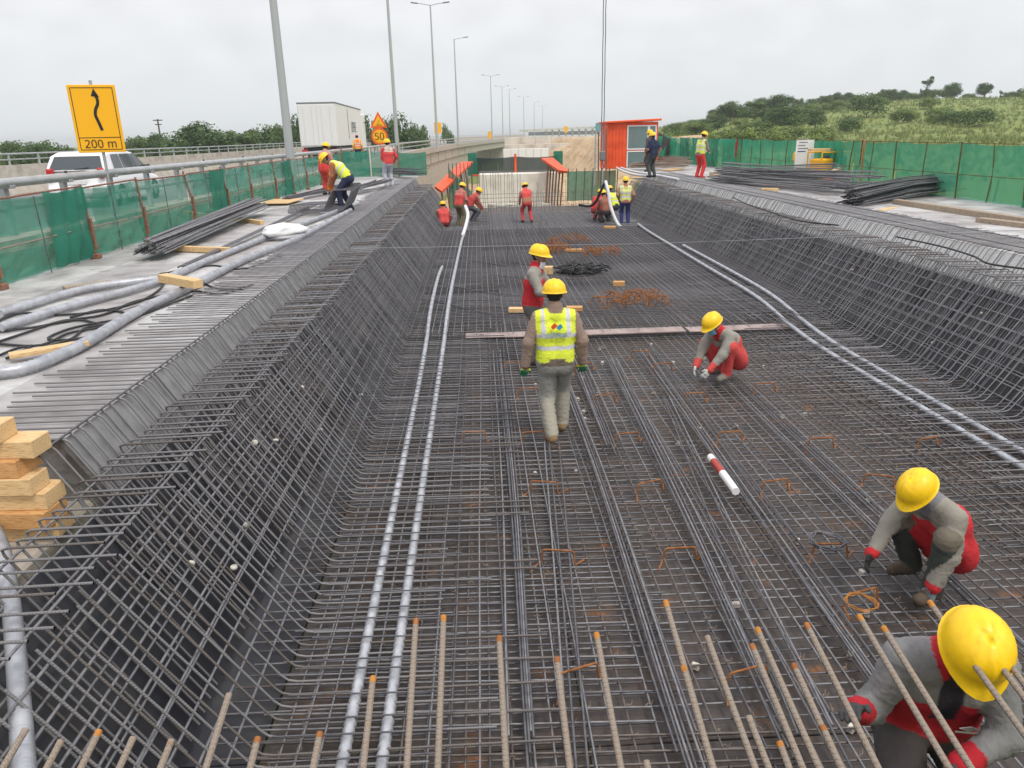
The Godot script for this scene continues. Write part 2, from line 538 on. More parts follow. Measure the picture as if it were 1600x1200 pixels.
func web_cage(side: int) -> void:
	var s := float(side)
	var cage := thing("web_rebar_cage", "sloping steel rebar cage of the web beside the %s wing" % ("road" if side < 0 else "hill"), "rebar cage")
	var xi := -1.25 if side < 0 else 5.9 # inner face at the floor
	var xo := -1.8 if side < 0 else 6.45
	var z := -1.75
	var kept := {}
	var st := 0
	while z > -33.4:
		var slot := int(-z / 2.5)
		if not kept.has(slot):
			var zm := -(slot + 0.5) * 2.5
			var yt := yl(zm) if side < 0 else yr(zm)
			var near := slot < 3
			var m: Material = M.bar_rib if near else M.bar
			var sd := 7 if near else 5
			var hookl := yt - 0.2
			var arr := []
			for q in 3:
				var tip := yt - 0.30 + q * 0.02
				arr.append(bar_mesh(bent([Vector3(xi + s * SLOPE * tip, tip, 0), Vector3(xi, 0.16, 0), Vector3(xi - s * (0.9 + 0.35 * q), 0.155, 0)], 0.06), 0.0075, m if q < 2 else (M.bar_rib_dark if near else M.bar_dark), sd))
			for q in 3:
				var hy := hookl + q * 0.012
				var xh := xo - s * 0.06 + s * SLOPE * hy
				arr.append(bar_mesh(bent([Vector3(xo - s * 0.06, 0.03, 0), Vector3(xh, hy, 0), Vector3(xi + s * (SLOPE * hy - 0.13 + 0.04 * q), hy + 0.012, 0)], 0.05), 0.0078, m if q < 2 else (M.bar_rib_dark if near else M.bar_brown), sd))
			var reach := 0.72 if side < 0 else 1.05
			for q in 3:
				var yy := yt + 0.022
				var xr := xo - s * 0.035 + s * SLOPE * yt
				arr.append(bar_mesh(bent([Vector3(xr + s * (reach + 0.08 * q), yy, 0), Vector3(xr, yy, 0), Vector3(xo - s * 0.035 + s * SLOPE * 0.5, 0.5, 0)], 0.035), 0.0078, m, sd))
			kept[slot] = arr
		var a: Array = kept[slot]
		put("web_bar", a[rng.randi() % 3], cage, Transform3D(Basis(Vector3.UP, jig(0.012)).rotated(Vector3.RIGHT, jig(0.006)), Vector3(jig(0.012), jig(0.006), z + jig(0.012))))
		if st % 1 == 0:
			put("hooked_bar", a[3 + rng.randi() % 3], cage, Transform3D(Basis(Vector3.UP, 0).rotated(Vector3.RIGHT, jig(0.012)), Vector3(jig(0.01), 0, z - 0.045 + jig(0.014))))
		if z < (-4.15 if side < 0 else -1.0):
			put("wing_bar", a[6 + rng.randi() % 3], cage, Transform3D(Basis(Vector3.UP, 0).rotated(Vector3.RIGHT, jig(0.01)), Vector3(jig(0.03), 0.0, z - 0.02 + jig(0.015))))
		st += 1
		z -= 0.112
	# bars along the web, inner and outer layer, and along the ridge
	for layer in 2:
		for k in 9:
			var y := 0.22 + k * 0.128
			var x := (xi + s * 0.016 if layer == 0 else xo - s * 0.085) + s * SLOPE * y
			var y2 := y + (yl(-33.0) - yl(-2.0) if side < 0 else 0.02) * k / 9.0
			var pts := []
			for q in 13:
				var t := q / 12.0
				var yy := lerpf(y, y2, t) + jig(0.004)
				pts.append(Vector3(x + s * SLOPE * (yy - y) + jig(0.004), yy, lerpf(-1.4, -33.4, t)))
			put("longitudinal_bar", bar_mesh(pts, 0.008, M.bar, 5), cage)
	for k in 3:
		var pts := []
		for q in 17:
			var zz := lerpf(-4.2 if side < 0 else -1.4, -33.2, q / 16.0)
			var yy := (yl(zz) if side < 0 else yr(zz)) + 0.036
			pts.append(Vector3(xo - s * 0.04 + s * SLOPE * yy + s * 0.32 * k * (1.0 if k < 2 else 1.4), yy + (0.0 if k == 0 else 0.003), zz))
		if side < 0 and k > 0: continue
		put("longitudinal_bar", bar_mesh(pts, 0.008, M.bar_dark, 5), cage)
	for q in 8: # tie wires and spacer wheels caught in the cage
		var yy := rng.randf_range(0.25, 1.0)
		var zz := -rng.randf_range(2.5, 14.0)
		var b := MB.new()
		b.lathe([Vector2(0, -0.012), Vector2(0.022, -0.011), Vector2(0.024, 0), Vector2(0.022, 0.011), Vector2(0, 0.012)], 8, Transform3D.IDENTITY)
		put("spacer_wheel", b.mesh(M.concrete_pale), cage, Transform3D(Basis(Vector3(1, 0, 0), jig(1.5)), Vector3(xi + s * (SLOPE * yy + 0.0), yy, zz)))

func floor_mats() -> void:
	var mat := thing("floor_rebar_mat", "lower grid of grey reinforcing bars on the dark floor boards", "rebar mat")
	# lower layer, full width
	var cross := []
	for q in 3:
		cross.append(bar_mesh([Vector3(-1.6, 0, 0), Vector3(2.3, 0.004 * (q - 1), 0.006 * (q - 1)), Vector3(6.3, 0, 0)], 0.0064, [M.bar, M.bar_dark, M.bar_brown][q], 6))
	var z := -1.5
	while z > -13.0:
		put("transverse_bar", cross[rng.randi() % 3], mat, at(Vector3(jig(0.05), 0.05, z + jig(0.01)), jig(0.003)))
		z -= 0.112
	var rest := MB.new()
	while z > -33.4:
		rest.tube([Vector3(-1.6, 0.05, z), Vector3(6.3, 0.05, z)], 0.0068, 4, false)
		z -= 0.13
	for e in 64:
		rest.tube([Vector3(-1.3 + e * 0.115, 0.065, -24.5), Vector3(-1.3 + e * 0.115, 0.065, -33.3)], 0.007, 4, false)
	var x := -1.2
	var along := []
	for q in 4:
		var pts := []
		for k in 9:
			pts.append(Vector3(jig(0.012), 0, -1.3 - k * 1.5))
		along.append(bar_mesh(pts, 0.0068, [M.bar, M.bar_dark, M.bar_brown, M.bar][q], 6))
	while x < 5.9:
		put("longitudinal_bar", along[rng.randi() % 4], mat, Transform3D(Basis(Vector3.UP, jig(0.002)), Vector3(x + jig(0.012), 0.066, jig(0.2))))
		x += 0.116
	# tie wire twisted round the crossings
	var tw := MB.new()
	tw.tube([Vector3(-0.014, 0, -0.014), Vector3(0, 0.013, 0), Vector3(0.014, 0, 0.014), Vector3(0.03, 0.022, 0.016)], 0.0022, 4, false)
	var mm := MultiMesh.new()
	mm.transform_format = MultiMesh.TRANSFORM_3D
	mm.mesh = tw.mesh(M.bar_old)
	mm.instance_count = 2600
	for k in 2600:
		mm.set_instance_transform(k, Transform3D(Basis(Vector3.UP, rng.randf() * TAU), Vector3(-1.2 + 0.116 * (rng.randi() % 61), 0.072, -1.5 - 0.112 * (rng.randi() % 90))))
	var ti := MultiMeshInstance3D.new()
	ti.name = "tie_wires"
	ti.multimesh = mm
	mat.add_child(ti)
	stuff(ti)
	stuff(put("hidden_lower_bars", rest.mesh(M.bar), mat))
	# upper cross bars over the ducts, left and right, with their own long bars
	var um := thing("duct_cover_rebar_mat", "upper cross bars lying over the two ducts nearest the fenced road", "rebar mat")
	var ur := thing("duct_cover_rebar_mat", "upper cross bars lying over the two ducts nearest the hill", "rebar mat")
	var lb := []
	var rb := []
	for q in 3:
		lb.append(bar_mesh([Vector3(-1.35, 0, 0), Vector3(0.9 + 0.35 * q, 0, 0.05)], 0.0066, [M.bar, M.bar_dark, M.bar_brown][q], 6))
		rb.append(bar_mesh([Vector3(4.15 - 0.12 * q, 0, 0.03), Vector3(6.0, 0, 0)], 0.0066, [M.bar, M.bar_dark, M.bar_brown][q], 6))
	z = -1.55
	while z > -12.3:
		put("transverse_bar", lb[rng.randi() % 3], um, at(Vector3(0, 0.088, z + jig(0.02)), jig(0.012) - 0.012))
		put("transverse_bar", rb[rng.randi() % 3], ur, at(Vector3(0, 0.088, z + jig(0.02)), jig(0.008)))
		z -= 0.112
	var lid := bar_mesh([Vector3(-1.2, 0, 0), Vector3(-0.25, 0, 0.02)], 0.0055, M.bar_dark, 5)
	var lid2 := bar_mesh([Vector3(4.75, 0, 0), Vector3(5.75, 0, 0.02)], 0.0055, M.bar_dark, 5)
	z = -1.6
	while z > -11.0:
		put("tie_bar", lid, um, at(Vector3(jig(0.04), 0.193, z + jig(0.03)), jig(0.03)))
		put("tie_bar", lid2, ur, at(Vector3(jig(0.04), 0.196, z + jig(0.03)), jig(0.03)))
		z -= 0.168
	for xx in [-1.08, -0.95, -0.73, -0.5, -0.38, -0.25, -0.1, 0.05, 0.2, 0.36, 0.52]:
		put("longitudinal_bar", along[rng.randi() % 4], um, Transform3D(Basis(Vector3.UP, jig(0.004)), Vector3(xx, 0.103, jig(0.2))))
	for xx in [4.3, 4.42, 4.56, 4.7, 4.83, 4.95, 5.22, 5.5, 5.64, 5.78, 5.88]:
		put("longitudinal_bar", along[rng.randi() % 4], ur, Transform3D(Basis(Vector3.UP, jig(0.004)), Vector3(xx, 0.103, jig(0.2))))
	# far half: a second grid carried higher
	var far := thing("upper_rebar_mat", "dense raised grid of bars beyond the timber strip", "rebar mat")
	var fc := bar_mesh([Vector3(-1.45, 0, 0), Vector3(6.15, 0, 0)], 0.0068, M.bar_dark, 5)
	z = -12.3
	while z > -25.4:
		put("transverse_bar", fc, far, at(Vector3(jig(0.05), 0.30, z + jig(0.012)), jig(0.003)))
		z -= 0.115
	x = -1.3
	while x < 6.05:
		var fl := bar_mesh([Vector3(x + jig(0.01), 0.29, -11.6 - jig(0.3)), Vector3(x + jig(0.012), 0.313, -18.0), Vector3(x + jig(0.01), 0.313, -25.4 + jig(0.3))], 0.0068, [M.bar, M.bar_dark, M.bar_brown][rng.randi() % 3], 5)
		put("longitudinal_bar", fl, far)
		x += 0.118
	for k in 30: # loose uprights tied into it
		var p := Vector3(rng.randf_range(-0.6, 2.4), 0.3, -rng.randf_range(13.5, 26.0))
		put("upright_bar", bar_mesh([p, p + Vector3(jig(0.12), rng.randf_range(0.5, 0.95), jig(0.1))], 0.006, M.bar_dark, 5), far)
	for k in 7:
		var p := Vector3(rng.randf_range(-1.2, 1.0), 0.31, -14.0 - k * 0.9)
		put("diagonal_bar", bar_mesh([p, p + Vector3(1.4 + jig(0.3), 0.02, 1.5 + jig(0.5))], 0.008, M.bar_dark, 5), far)
	# end screen of standing bars
	var scr := thing("standing_rebar_screen", "row of upright bars closing the far end of the trough", "rebar cage")
	for k in 58:
		var xx := -0.9 + k * 0.118
		var hh := 1.75 if k < 24 else 0.95
		if k % 5 == 0: hh += 0.35
		put("upright_bar", bar_mesh([Vector3(xx + jig(0.02), 0.05, -33.6), Vector3(xx + jig(0.08), hh + jig(0.1), -33.6 + jig(0.06))], 0.009, M.bar_dark if k % 3 else M.bar_old, 5), scr)
	for k in 4:
		put("cross_bar", bar_mesh([Vector3(-1.0, 0.35 + 0.17 * k, -33.58), Vector3(6.1, 0.35 + 0.17 * k, -33.58)], 0.008, M.bar_dark, 5), scr)
	# bundles of loose long bars laid on the mat
	var lay := [[[830, 1195], [822, 760], [782, 545], 5, 0.02], [[1085, 1190], [965, 760], [880, 590], 6, 0.022], [[1262, 1190], [1090, 790], [960, 560], 6, 0.024], [[1475, 1190], [1190, 790], [1010, 545], 6, 0.03], [[1330, 1195], [1150, 870], [1040, 620], 3, 0.05], [[1590, 1010], [1330, 770], [1120, 570], 5, 0.035], [[905, 1190], [890, 900], [868, 690], 3, 0.04], [[960, 700], [900, 560], [880, 500], 6, 0.02]]
	var names := ["beside the ducts", "leading to the walking man", "running past the white and red pole", "beside the crouching masked worker", "crossing the pole's bundle at a slant", "next to the squatting worker with grey sleeves", "under the walking man's path", "behind the walking man's hip"]
	for k in lay.size():
		var th := thing("loose_bar_bundle", "bundle of long grey bars " + names[k], "rebar bundle")
		var p: Array = lay[k]
		for q in p[3]:
			var o: float = (q - p[3] * 0.5) * float(p[4]) * 1.6 + jig(0.02)
			var pts := []
			for e in 3:
				pts.append(on_y(p[e][0], p[e][1], 0.125) + Vector3(jig(0.012) + o * (1.0 + 0.8 * (e - 1) * jig(1.0)), 0.004 * (q % 3), 0))
			pts[0] += Vector3(0, 0, -jig(0.3))
			pts[1] = pts[1].lerp(pts[0].lerp(pts[2], (pts[1].z - pts[0].z) / (pts[2].z - pts[0].z)), 0.8)
			var cv := Curve3D.new()
			var tg: Vector3 = (pts[2] - pts[0]) * 0.2
			cv.add_point(pts[0], Vector3.ZERO, tg * 0.8)
			cv.add_point(pts[1], -tg, tg)
			cv.add_point(pts[2], -tg, Vector3.ZERO)
			var run_pts := []
			for e in 11: run_pts.append(cv.sample_baked(cv.get_baked_length() * e / 10.0))
			put("long_bar", bar_mesh(run_pts, 0.008, M.bar_dark if (k + q) % 3 else M.bar, 6), th)
	var spl := [Vector2(905, 880), Vector2(940, 780)]
	# timber strip where the raised grid starts
	var strip := thing("timber_strip", "pinkish grey timber strip across the trough under the raised grid", "timber")
	for k in 3:
		var b := MB.new()
		var xa := -0.3 + k * 1.85
		b.beam(Vector3(xa, 0.122, -12.0 + 0.02 * k), Vector3(xa + 1.8, 0.122, -12.0), 0.3, 0.02, 0.004)
		put("plank", b.mesh(M.strip), strip)

func corrugated(pts: Array, r: float, pitch: float, m: Material, sides := 10) -> ArrayMesh:
	var cv := Curve3D.new()
	for k in pts.size():
		var t: Vector3 = (pts[mini(k + 1, pts.size() - 1)] - pts[maxi(k - 1, 0)]) * 0.17
		cv.add_point(pts[k], -t, t)
	cv.bake_interval = 0.05
	var l := cv.get_baked_length()
	var out := []
	var rad := []
	var nn := int(l / pitch * 3.0)
	for k in nn + 1:
		out.append(cv.sample_baked(l * k / nn, true))
		rad.append(r * (1.0 if k % 3 == 1 else 0.86))
	var b := MB.new()
	b.tube(out, rad, sides, true)
	return b.mesh(m)

func ducts() -> void:
	var d := [
		["corrugated steel duct lying on the floor, fence side, outer of the pair", [Vector3(-0.80, 0.14, -1.4), Vector3(-0.84, 0.145, -5), Vector3(-0.88, 0.145, -9), Vector3(-0.91, 0.19, -11.4), Vector3(-0.93, 0.35, -13.2), Vector3(-0.95, 0.365, -16), Vector3(-0.92, 0.365, -17.6)]],
		["corrugated steel duct lying on the floor, fence side, inner of the pair", [Vector3(-0.60, 0.14, -1.4), Vector3(-0.62, 0.145, -5), Vector3(-0.63, 0.145, -9), Vector3(-0.63, 0.19, -11.4), Vector3(-0.62, 0.35, -13.2), Vector3(-0.61, 0.365, -16), Vector3(-0.55, 0.365, -22), Vector3(-0.5, 0.365, -23.6)]],
		["corrugated steel duct lying on the floor, hill side, inner of the pair", [Vector3(5.12, 0.14, -1.6), Vector3(5.1, 0.145, -6), Vector3(5.03, 0.15, -10), Vector3(5.03, 0.2, -11.6), Vector3(5.04, 0.35, -13.4), Vector3(5.08, 0.365, -17), Vector3(5.2, 0.365, -23), Vector3(5.3, 0.365, -25.2)]],
		["corrugated steel duct lying on the floor, hill side, outer of the pair", [Vector3(5.36, 0.14, -1.6), Vector3(5.35, 0.145, -6), Vector3(5.32, 0.15, -10), Vector3(5.33, 0.2, -11.6), Vector3(5.36, 0.35, -13.4), Vector3(5.42, 0.365, -16), Vector3(5.45, 0.365, -20)]]]
	for e in d:
		tag(put("steel_duct", corrugated(e[1], 0.038, 0.06, M.duct_b)), e[0], "duct", "ducts on the trough floor")
	tag(put("steel_duct", corrugated([on_y(42, 1290, 1.06), on_y(37, 1200, 1.07), on_y(27, 1050, 1.08), on_y(15, 925, 1.1), on_y(0, 850, 1.13), on_y(-25, 800, 1.17)], 0.043, 0.024, M.duct_b, 14)), "corrugated steel duct threaded between the web bars below the timber blocks", "duct")
	var pale := plain(Color8(220, 220, 224), 0.5)
	var hoses := [
		["white hose rising from the floor beside the man with the camouflage trousers", [Vector2(722, 371), Vector2(728, 352), Vector2(731, 335), Vector2(727, 322)], [-24.0, -24.8, -25.6, -26.2]],
		["white hose sagging from the crane hook to the floor by the blue-trousered man", [Vector2(985, 364), Vector2(967, 352), Vector2(955, 325), Vector2(950, 298), Vector2(946, 283)], [-25.4, -25.7, -26.0, -26.2, -26.4]],
		["black hose hanging from the crane hook into the group of workers", [Vector2(946, 283), Vector2(939, 298), Vector2(931, 315), Vector2(921, 322), Vector2(905, 320)], [-26.4, -26.5, -26.7, -27.0, -27.4]]]
	for k in 3:
		var h: Array = hoses[k]
		var pts := []
		for q in h[1].size():
			pts.append(on_z(h[1][q].x, h[1][q].y, h[2][q]))
		tag(put("hose", corrugated(pts, 0.06 if k < 2 else 0.05, 0.06, pale if k < 2 else M.rubber)), h[0], "hose")

func starters() -> void:
	# the segment already cast, under the photographer, and the bars that stick out of it
	var b := MB.new()
	b.box(at(Vector3(2.3, 1.2, 4.0)), Vector3(19.0, 0.8, 10.3), 0.02)
	put("cast_deck", structure_mesh(b, M.concrete)).set_meta("kind", "structure")
	var l := MB.new()
	l.box(at(Vector3(-4.28, 0.62, -3.1)), Vector3(3.3, 0.5, 4.2), 0.02)
	put("cast_ledge", structure_mesh(l, M.concrete)).set_meta("kind", "structure")
	var tips := [[40, 1140], [95, 1158], [155, 1142], [208, 1153], [268, 1157], [358, 1085], [403, 1153], [500, 1145], [583, 1058], [650, 968], [693, 963], [780, 995], [870, 1028], [932, 990], [1040, 940], [1068, 1042], [1105, 995], [1175, 1008], [1183, 982], [1240, 1038], [1260, 975], [1342, 962], [1380, 980], [1452, 940], [1500, 957], [1545, 995], [1218, 1160], [1285, 1135], [1010, 1190], [1170, 1120]]
	var up := tan(deg_to_rad(12.6))
	for t in tips:
		var d := ray(t[0], t[1])
		# meets the plane y = 1.15 + up * (-z - 1.2)
		var k := (1.15 - up * 1.2 - eye.y) / (d.y + up * d.z)
		var p := eye + d * k
		var dir := Vector3((t[0] - 722.0) * 0.00004 + jig(0.01), -up + jig(0.012), 1.0).normalized()
		var base := p + dir * ((-1.0 - p.z) / dir.z)
		var th := thing("starter_bar", "rusty reinforcing bar sticking out of the cast deck over the near floor", "rebar", base, 0.0, "starter bars of the cast deck")
		var q := p - base
		var mid := q * 0.5 + Vector3(jig(0.012), -0.01, 0)
		put("shaft", bar_mesh([Vector3.ZERO, mid, q * 0.98], 0.0115, M.bar_old_rib, 9), th)
		put("rusted_end", bar_mesh([q * 0.98, q], 0.0118, [M.rust_tip, M.rust, M.bar_old][rng.randi() % 3], 9), th)

func structure_mesh(b: MB, m: Material) -> ArrayMesh:
	return b.mesh(m)

# ---------- ground, hill, trees
var bumps := FastNoiseLite.new()
func ground_y(x: float, z: float) -> float:
	var r := sqrt(x * x + z * z)
	var b := rad_to_deg(atan2(x, -z))
	var h := -6.0
	var right := smoothstep(5.0, 16.0, b) * smoothstep(100.0, 60.0, absf(b))
	h += right * 7.2 * smoothstep(22.0, 75.0, r)
	h += right * lerpf(4.0, 8.2, smoothstep(10.0, 33.0, b)) * smoothstep(70.0, 225.0, r)
	h -= right * 7.0 * smoothstep(235.0, 420.0, r)
	var left := smoothstep(0.0, -12.0, b)
	h += left * 5.6 * smoothstep(28.0, 70.0, r) * smoothstep(-14.0, -24.0, x)
	h += (1.0 - right) * (1.0 - left) * 5.0 * smoothstep(120.0, 320.0, r)
	h += bumps.get_noise_2d(x, z) * 0.9 * smoothstep(40.0, 90.0, r)
	if r > 320.0: h = lerpf(h, 0.5, smoothstep(320.0, 700.0, r))
	return h

func setting() -> void:
	bumps.seed = 3
	bumps.frequency = 0.018
	bumps.fractal_octaves = 3
	var b := MB.new()
	var f := func(u: float, v: float) -> Vector3:
		var a := TAU * u
		var r := 3.0 + 2600.0 * pow(v, 3.2)
		var x := sin(a) * r
		var z := -cos(a) * r
		return Vector3(x, ground_y(x, z), z)
	b.grid(220, 110, f)
	structure(put("ground", b.mesh(M.grass)))
	# tall meadow grass on the hill
	var tuft := MB.new()
	tuft.col = Color(0.17, 0.19, 0.065)
	for k in 9:
		var a := rng.randf() * TAU
		var o := Vector3(cos(a), 0, sin(a)) * rng.randf() * 0.4
		var lean := Vector3(jig(0.25), rng.randf_range(0.3, 0.65), jig(0.25))
		var side := Vector3(-sin(a), 0, cos(a)) * 0.05
		tuft.col = Color(0.17, 0.22, 0.065).lerp(Color(0.29, 0.29, 0.12), rng.randf())
		tuft.tri(o - side, o + side, o + lean, Vector3(cos(a), 0.4, sin(a)))
	var mm := MultiMesh.new()
	mm.transform_format = MultiMesh.TRANSFORM_3D
	mm.mesh = tuft.mesh(M.leaf, true)
	mm.instance_count = 9000
	for k in 9000:
		var bd := deg_to_rad(rng.randf_range(9.0, 40.0))
		var r := rng.randf_range(60.0, 235.0)
		var p := Vector3(sin(bd) * r, 0, -cos(bd) * r)
		p.y = ground_y(p.x, p.z) - 0.05
		mm.set_instance_transform(k, Transform3D(Basis(Vector3.UP, rng.randf() * TAU).scaled(Vector3.ONE * rng.randf_range(0.5, 1.1)), p))
	var mi := MultiMeshInstance3D.new()
	mi.name = "meadow_grass"
	mi.multimesh = mm
	add_child(mi)
	tag(mi, "rough green and straw meadow grass on the hillside", "grass", "", "stuff")
	forest()

func crown(sd: int, h: float, w: float, leaves: int, size: float, tone: Color, lobes: int) -> ArrayMesh:
	var g := RandomNumberGenerator.new()
	g.seed = sd
	var cs := []
	for k in lobes:
		var a := g.randf() * TAU
		var q := sqrt(g.randf()) * 0.62
		var y := g.randf_range(0.32, 0.86)
		var span := 1.0 - absf(y - 0.5) * 1.1
		cs.append([Vector3(cos(a) * q * w * 0.5 * span * 1.5, y * h, sin(a) * q * w * 0.5 * span * 1.5), g.randf_range(0.15, 0.25) * w, g.randf_range(0.75, 1.3)])
	var b := MB.new()
	for k in leaves:
		var l: Array = cs[k % lobes]
		var d := Vector3(g.randfn(), g.randfn(), g.randfn()).normalized()
		var p: Vector3 = l[0] + Vector3(d.x, d.y * 0.8, d.z) * l[1] * pow(g.randf(), 0.33)
		var nn := (d + Vector3(g.randfn(), g.randfn(), g.randfn()) * 0.5 + Vector3(0, 0.35, 0)).normalized()
		var t := nn.cross(Vector3(g.randfn(), g.randfn(), g.randfn())).normalized()
		var u := nn.cross(t)
		var s := size * g.randf_range(0.6, 1.4)
		var cc: Color = tone * float(l[2]) * g.randf_range(0.75, 1.3)
		b.col = Color(cc.r, cc.g, cc.b)
		var st := b.v.size()
		b.vert(p - t * s * 0.5, nn, Vector2.ZERO)
		b.vert(p + u * s * 0.35, nn, Vector2.ZERO)
		b.vert(p + t * s * 0.5, nn, Vector2.ZERO)
		b.vert(p - u * s * 0.35, nn, Vector2.ZERO)
		if (b.v[st + 2] - b.v[st]).cross(b.v[st + 1] - b.v[st]).dot(nn) > 0.0:
			b.i.append_array([st, st + 1, st + 2, st, st + 2, st + 3])
		else:
			b.i.append_array([st, st + 2, st + 1, st, st + 3, st + 2])
	return b.mesh(M.leaf, true)

func tree_kind(called: String, sd: int, h: float, w: float, leaves: int, size: float, tone: Color, lobes: int, bush := false) -> Array:
	var t := MB.new()
	var g := RandomNumberGenerator.new()
	g.seed = sd * 7 + 1
	var th := h * (0.25 if bush else 0.62)
	t.tube([Vector3(0, -0.6, 0), Vector3(0.05 * h * g.randfn() * 0.3, th * 0.5, 0), Vector3(0.02 * h, th, 0.02 * h)], [h * 0.03, h * 0.022, h * 0.008], 6)
	for k in 5:
		var a := g.randf() * TAU
		var y := th * g.randf_range(0.4, 0.9)
		t.tube([Vector3(0, y, 0), Vector3(cos(a) * w * 0.16, y + h * 0.1, sin(a) * w * 0.16), Vector3(cos(a) * w * 0.3, y + h * 0.17, sin(a) * w * 0.3)], [h * 0.012, h * 0.008, h * 0.004], 5)
	return [called, t.mesh(M.bark), crown(sd, h, w, leaves, size, tone, lobes)]

func plant(kind: Array, p: Vector3, sw: float, sh: float, label: String, group: String) -> void:
	var o := thing(kind[0], label, "tree" if not kind[0].contains("shrub") else "shrub", p, rng.randf() * TAU, group)
	var xf := Transform3D(Basis.from_scale(Vector3(sw, sh, sw)), Vector3.ZERO)
	put("trunk" if not kind[0].contains("shrub") else "stem", kind[1], o, xf)
	put("crown" if not kind[0].contains("shrub") else "foliage", kind[2], o, xf)

func forest() -> void:
	var dark := Color(0.06, 0.112, 0.03)
	var mid := Color(0.09, 0.15, 0.038)
	var pale := Color(0.16, 0.215, 0.056)
	var kinds := [tree_kind("broadleaf_tree", 1, 8.0, 8.0, 6500, 0.36, dark, 40), tree_kind("broadleaf_tree", 2, 8.0, 6.5, 5600, 0.36, mid, 36), tree_kind("broadleaf_tree", 3, 8.0, 9.5, 5400, 0.45, mid.lerp(dark, 0.6), 38),
		tree_kind("hill_shrub", 4, 3.5, 5.0, 2600, 0.28, pale, 22, true), tree_kind("hill_shrub", 5, 3.5, 5.5, 2600, 0.28, mid, 20, true), tree_kind("slender_tree", 6, 9.0, 4.0, 1100, 0.4, dark, 12)]
	# by the far side of the road: [px centre, px top, px width, distance]
	var row := [[12, 222, 34, 95.0, 1], [48, 226, 44, 90.0, 0], [80, 224, 40, 92.0, 2], [212, 214, 36, 105.0, 1], [240, 212, 30, 110.0, 0], [312, 196, 84, 100.0, 0], [378, 205, 56, 108.0, 1], [412, 201, 46, 112.0, 2], [440, 196, 40, 104.0, 1], [462, 186, 44, 98.0, 0], [578, 192, 40, 118.0, 2], [625, 188, 60, 112.0, 0], [655, 200, 34, 125.0, 1], [697, 200, 18, 170.0, 2], [100, 231, 40, 130.0, 1], [180, 222, 50, 120.0, 2], [30, 224, 40, 100.0, 2], [262, 213, 40, 118.0, 2], [345, 206, 50, 115.0, 1], [395, 207, 50, 122.0, 0], [430, 206, 50, 118.0, 0], [600, 197, 44, 130.0, 1], [645, 204, 40, 140.0, 0], [228, 218, 40, 125.0, 2]]
	var n := 0
	for t in row:
		var top := on_z(t[0], t[1], -t[3])
		var p := Vector3(top.x, minf(ground_y(top.x, top.z), 0.6) - 0.2, top.z)
		var k: Array = kinds[t[4]]
		plant(k, p, t[2] / 1165.0 * t[3] / 6.4, (top.y - p.y) / 7.4, "round green tree standing beyond the far road barrier", "trees beyond the far road barrier")
	# hillside
	for k in 140:
		var px := 0.0
		var r := 0.0
		var kd := 0
		if k < 40:
			px = rng.randf_range(985, 1290)
			r = rng.randf_range(115, 205)
			kd = [0, 1, 2, 3, 4, 3, 4, 3][rng.randi() % 8]
		elif k < 90:
			px = rng.randf_range(1180, 1610)
			r = rng.randf_range(208, 240)
			kd = [0, 2, 1, 5, 4][rng.randi() % 5]
		elif k < 130:
			px = rng.randf_range(1000, 1290)
			r = rng.randf_range(75, 165)
			kd = [3, 3, 4][rng.randi() % 3]
		else:
			px = rng.randf_range(1240, 1600)
			r = rng.randf_range(120, 200)
			kd = [3, 4][rng.randi() % 2]
		var d := ray(px, 200)
		d.y = 0
		var p := d.normalized() * r
		p.y = ground_y(p.x, p.z) - 0.15
		var s := rng.randf_range(0.34, 0.55) * (0.8 if kd == 5 else 1.0)
		var shrub := kd == 3 or kd == 4
		if shrub: s *= 1.25
		plant(kinds[kd], p, s * rng.randf_range(1.0, 1.4), s, ("yellowish green shrub on the hill behind the green fence" if kd == 3 else "dark green shrub on the hill behind the green fence") if shrub else ("slender tree on the crest of the hill" if kd == 5 else "leafy tree on the hill behind the green fence"), "shrubs on the hill" if shrub else "trees on the hill")
	for e in [[1352, 176, 40, 150.0, 4, "lone round bush halfway up the open meadow"], [1440, 145, 26, 225.0, 5, "flat topped tree standing alone on the crest"]]:
		var d := ray(e[0], 200)
		d.y = 0
		var p := d.normalized() * float(e[3])
		p.y = ground_y(p.x, p.z) - 0.1
		plant(kinds[e[4]], p, 1.1 if e[4] == 4 else 0.9, 1.1 if e[4] == 4 else 0.75, e[5], "")

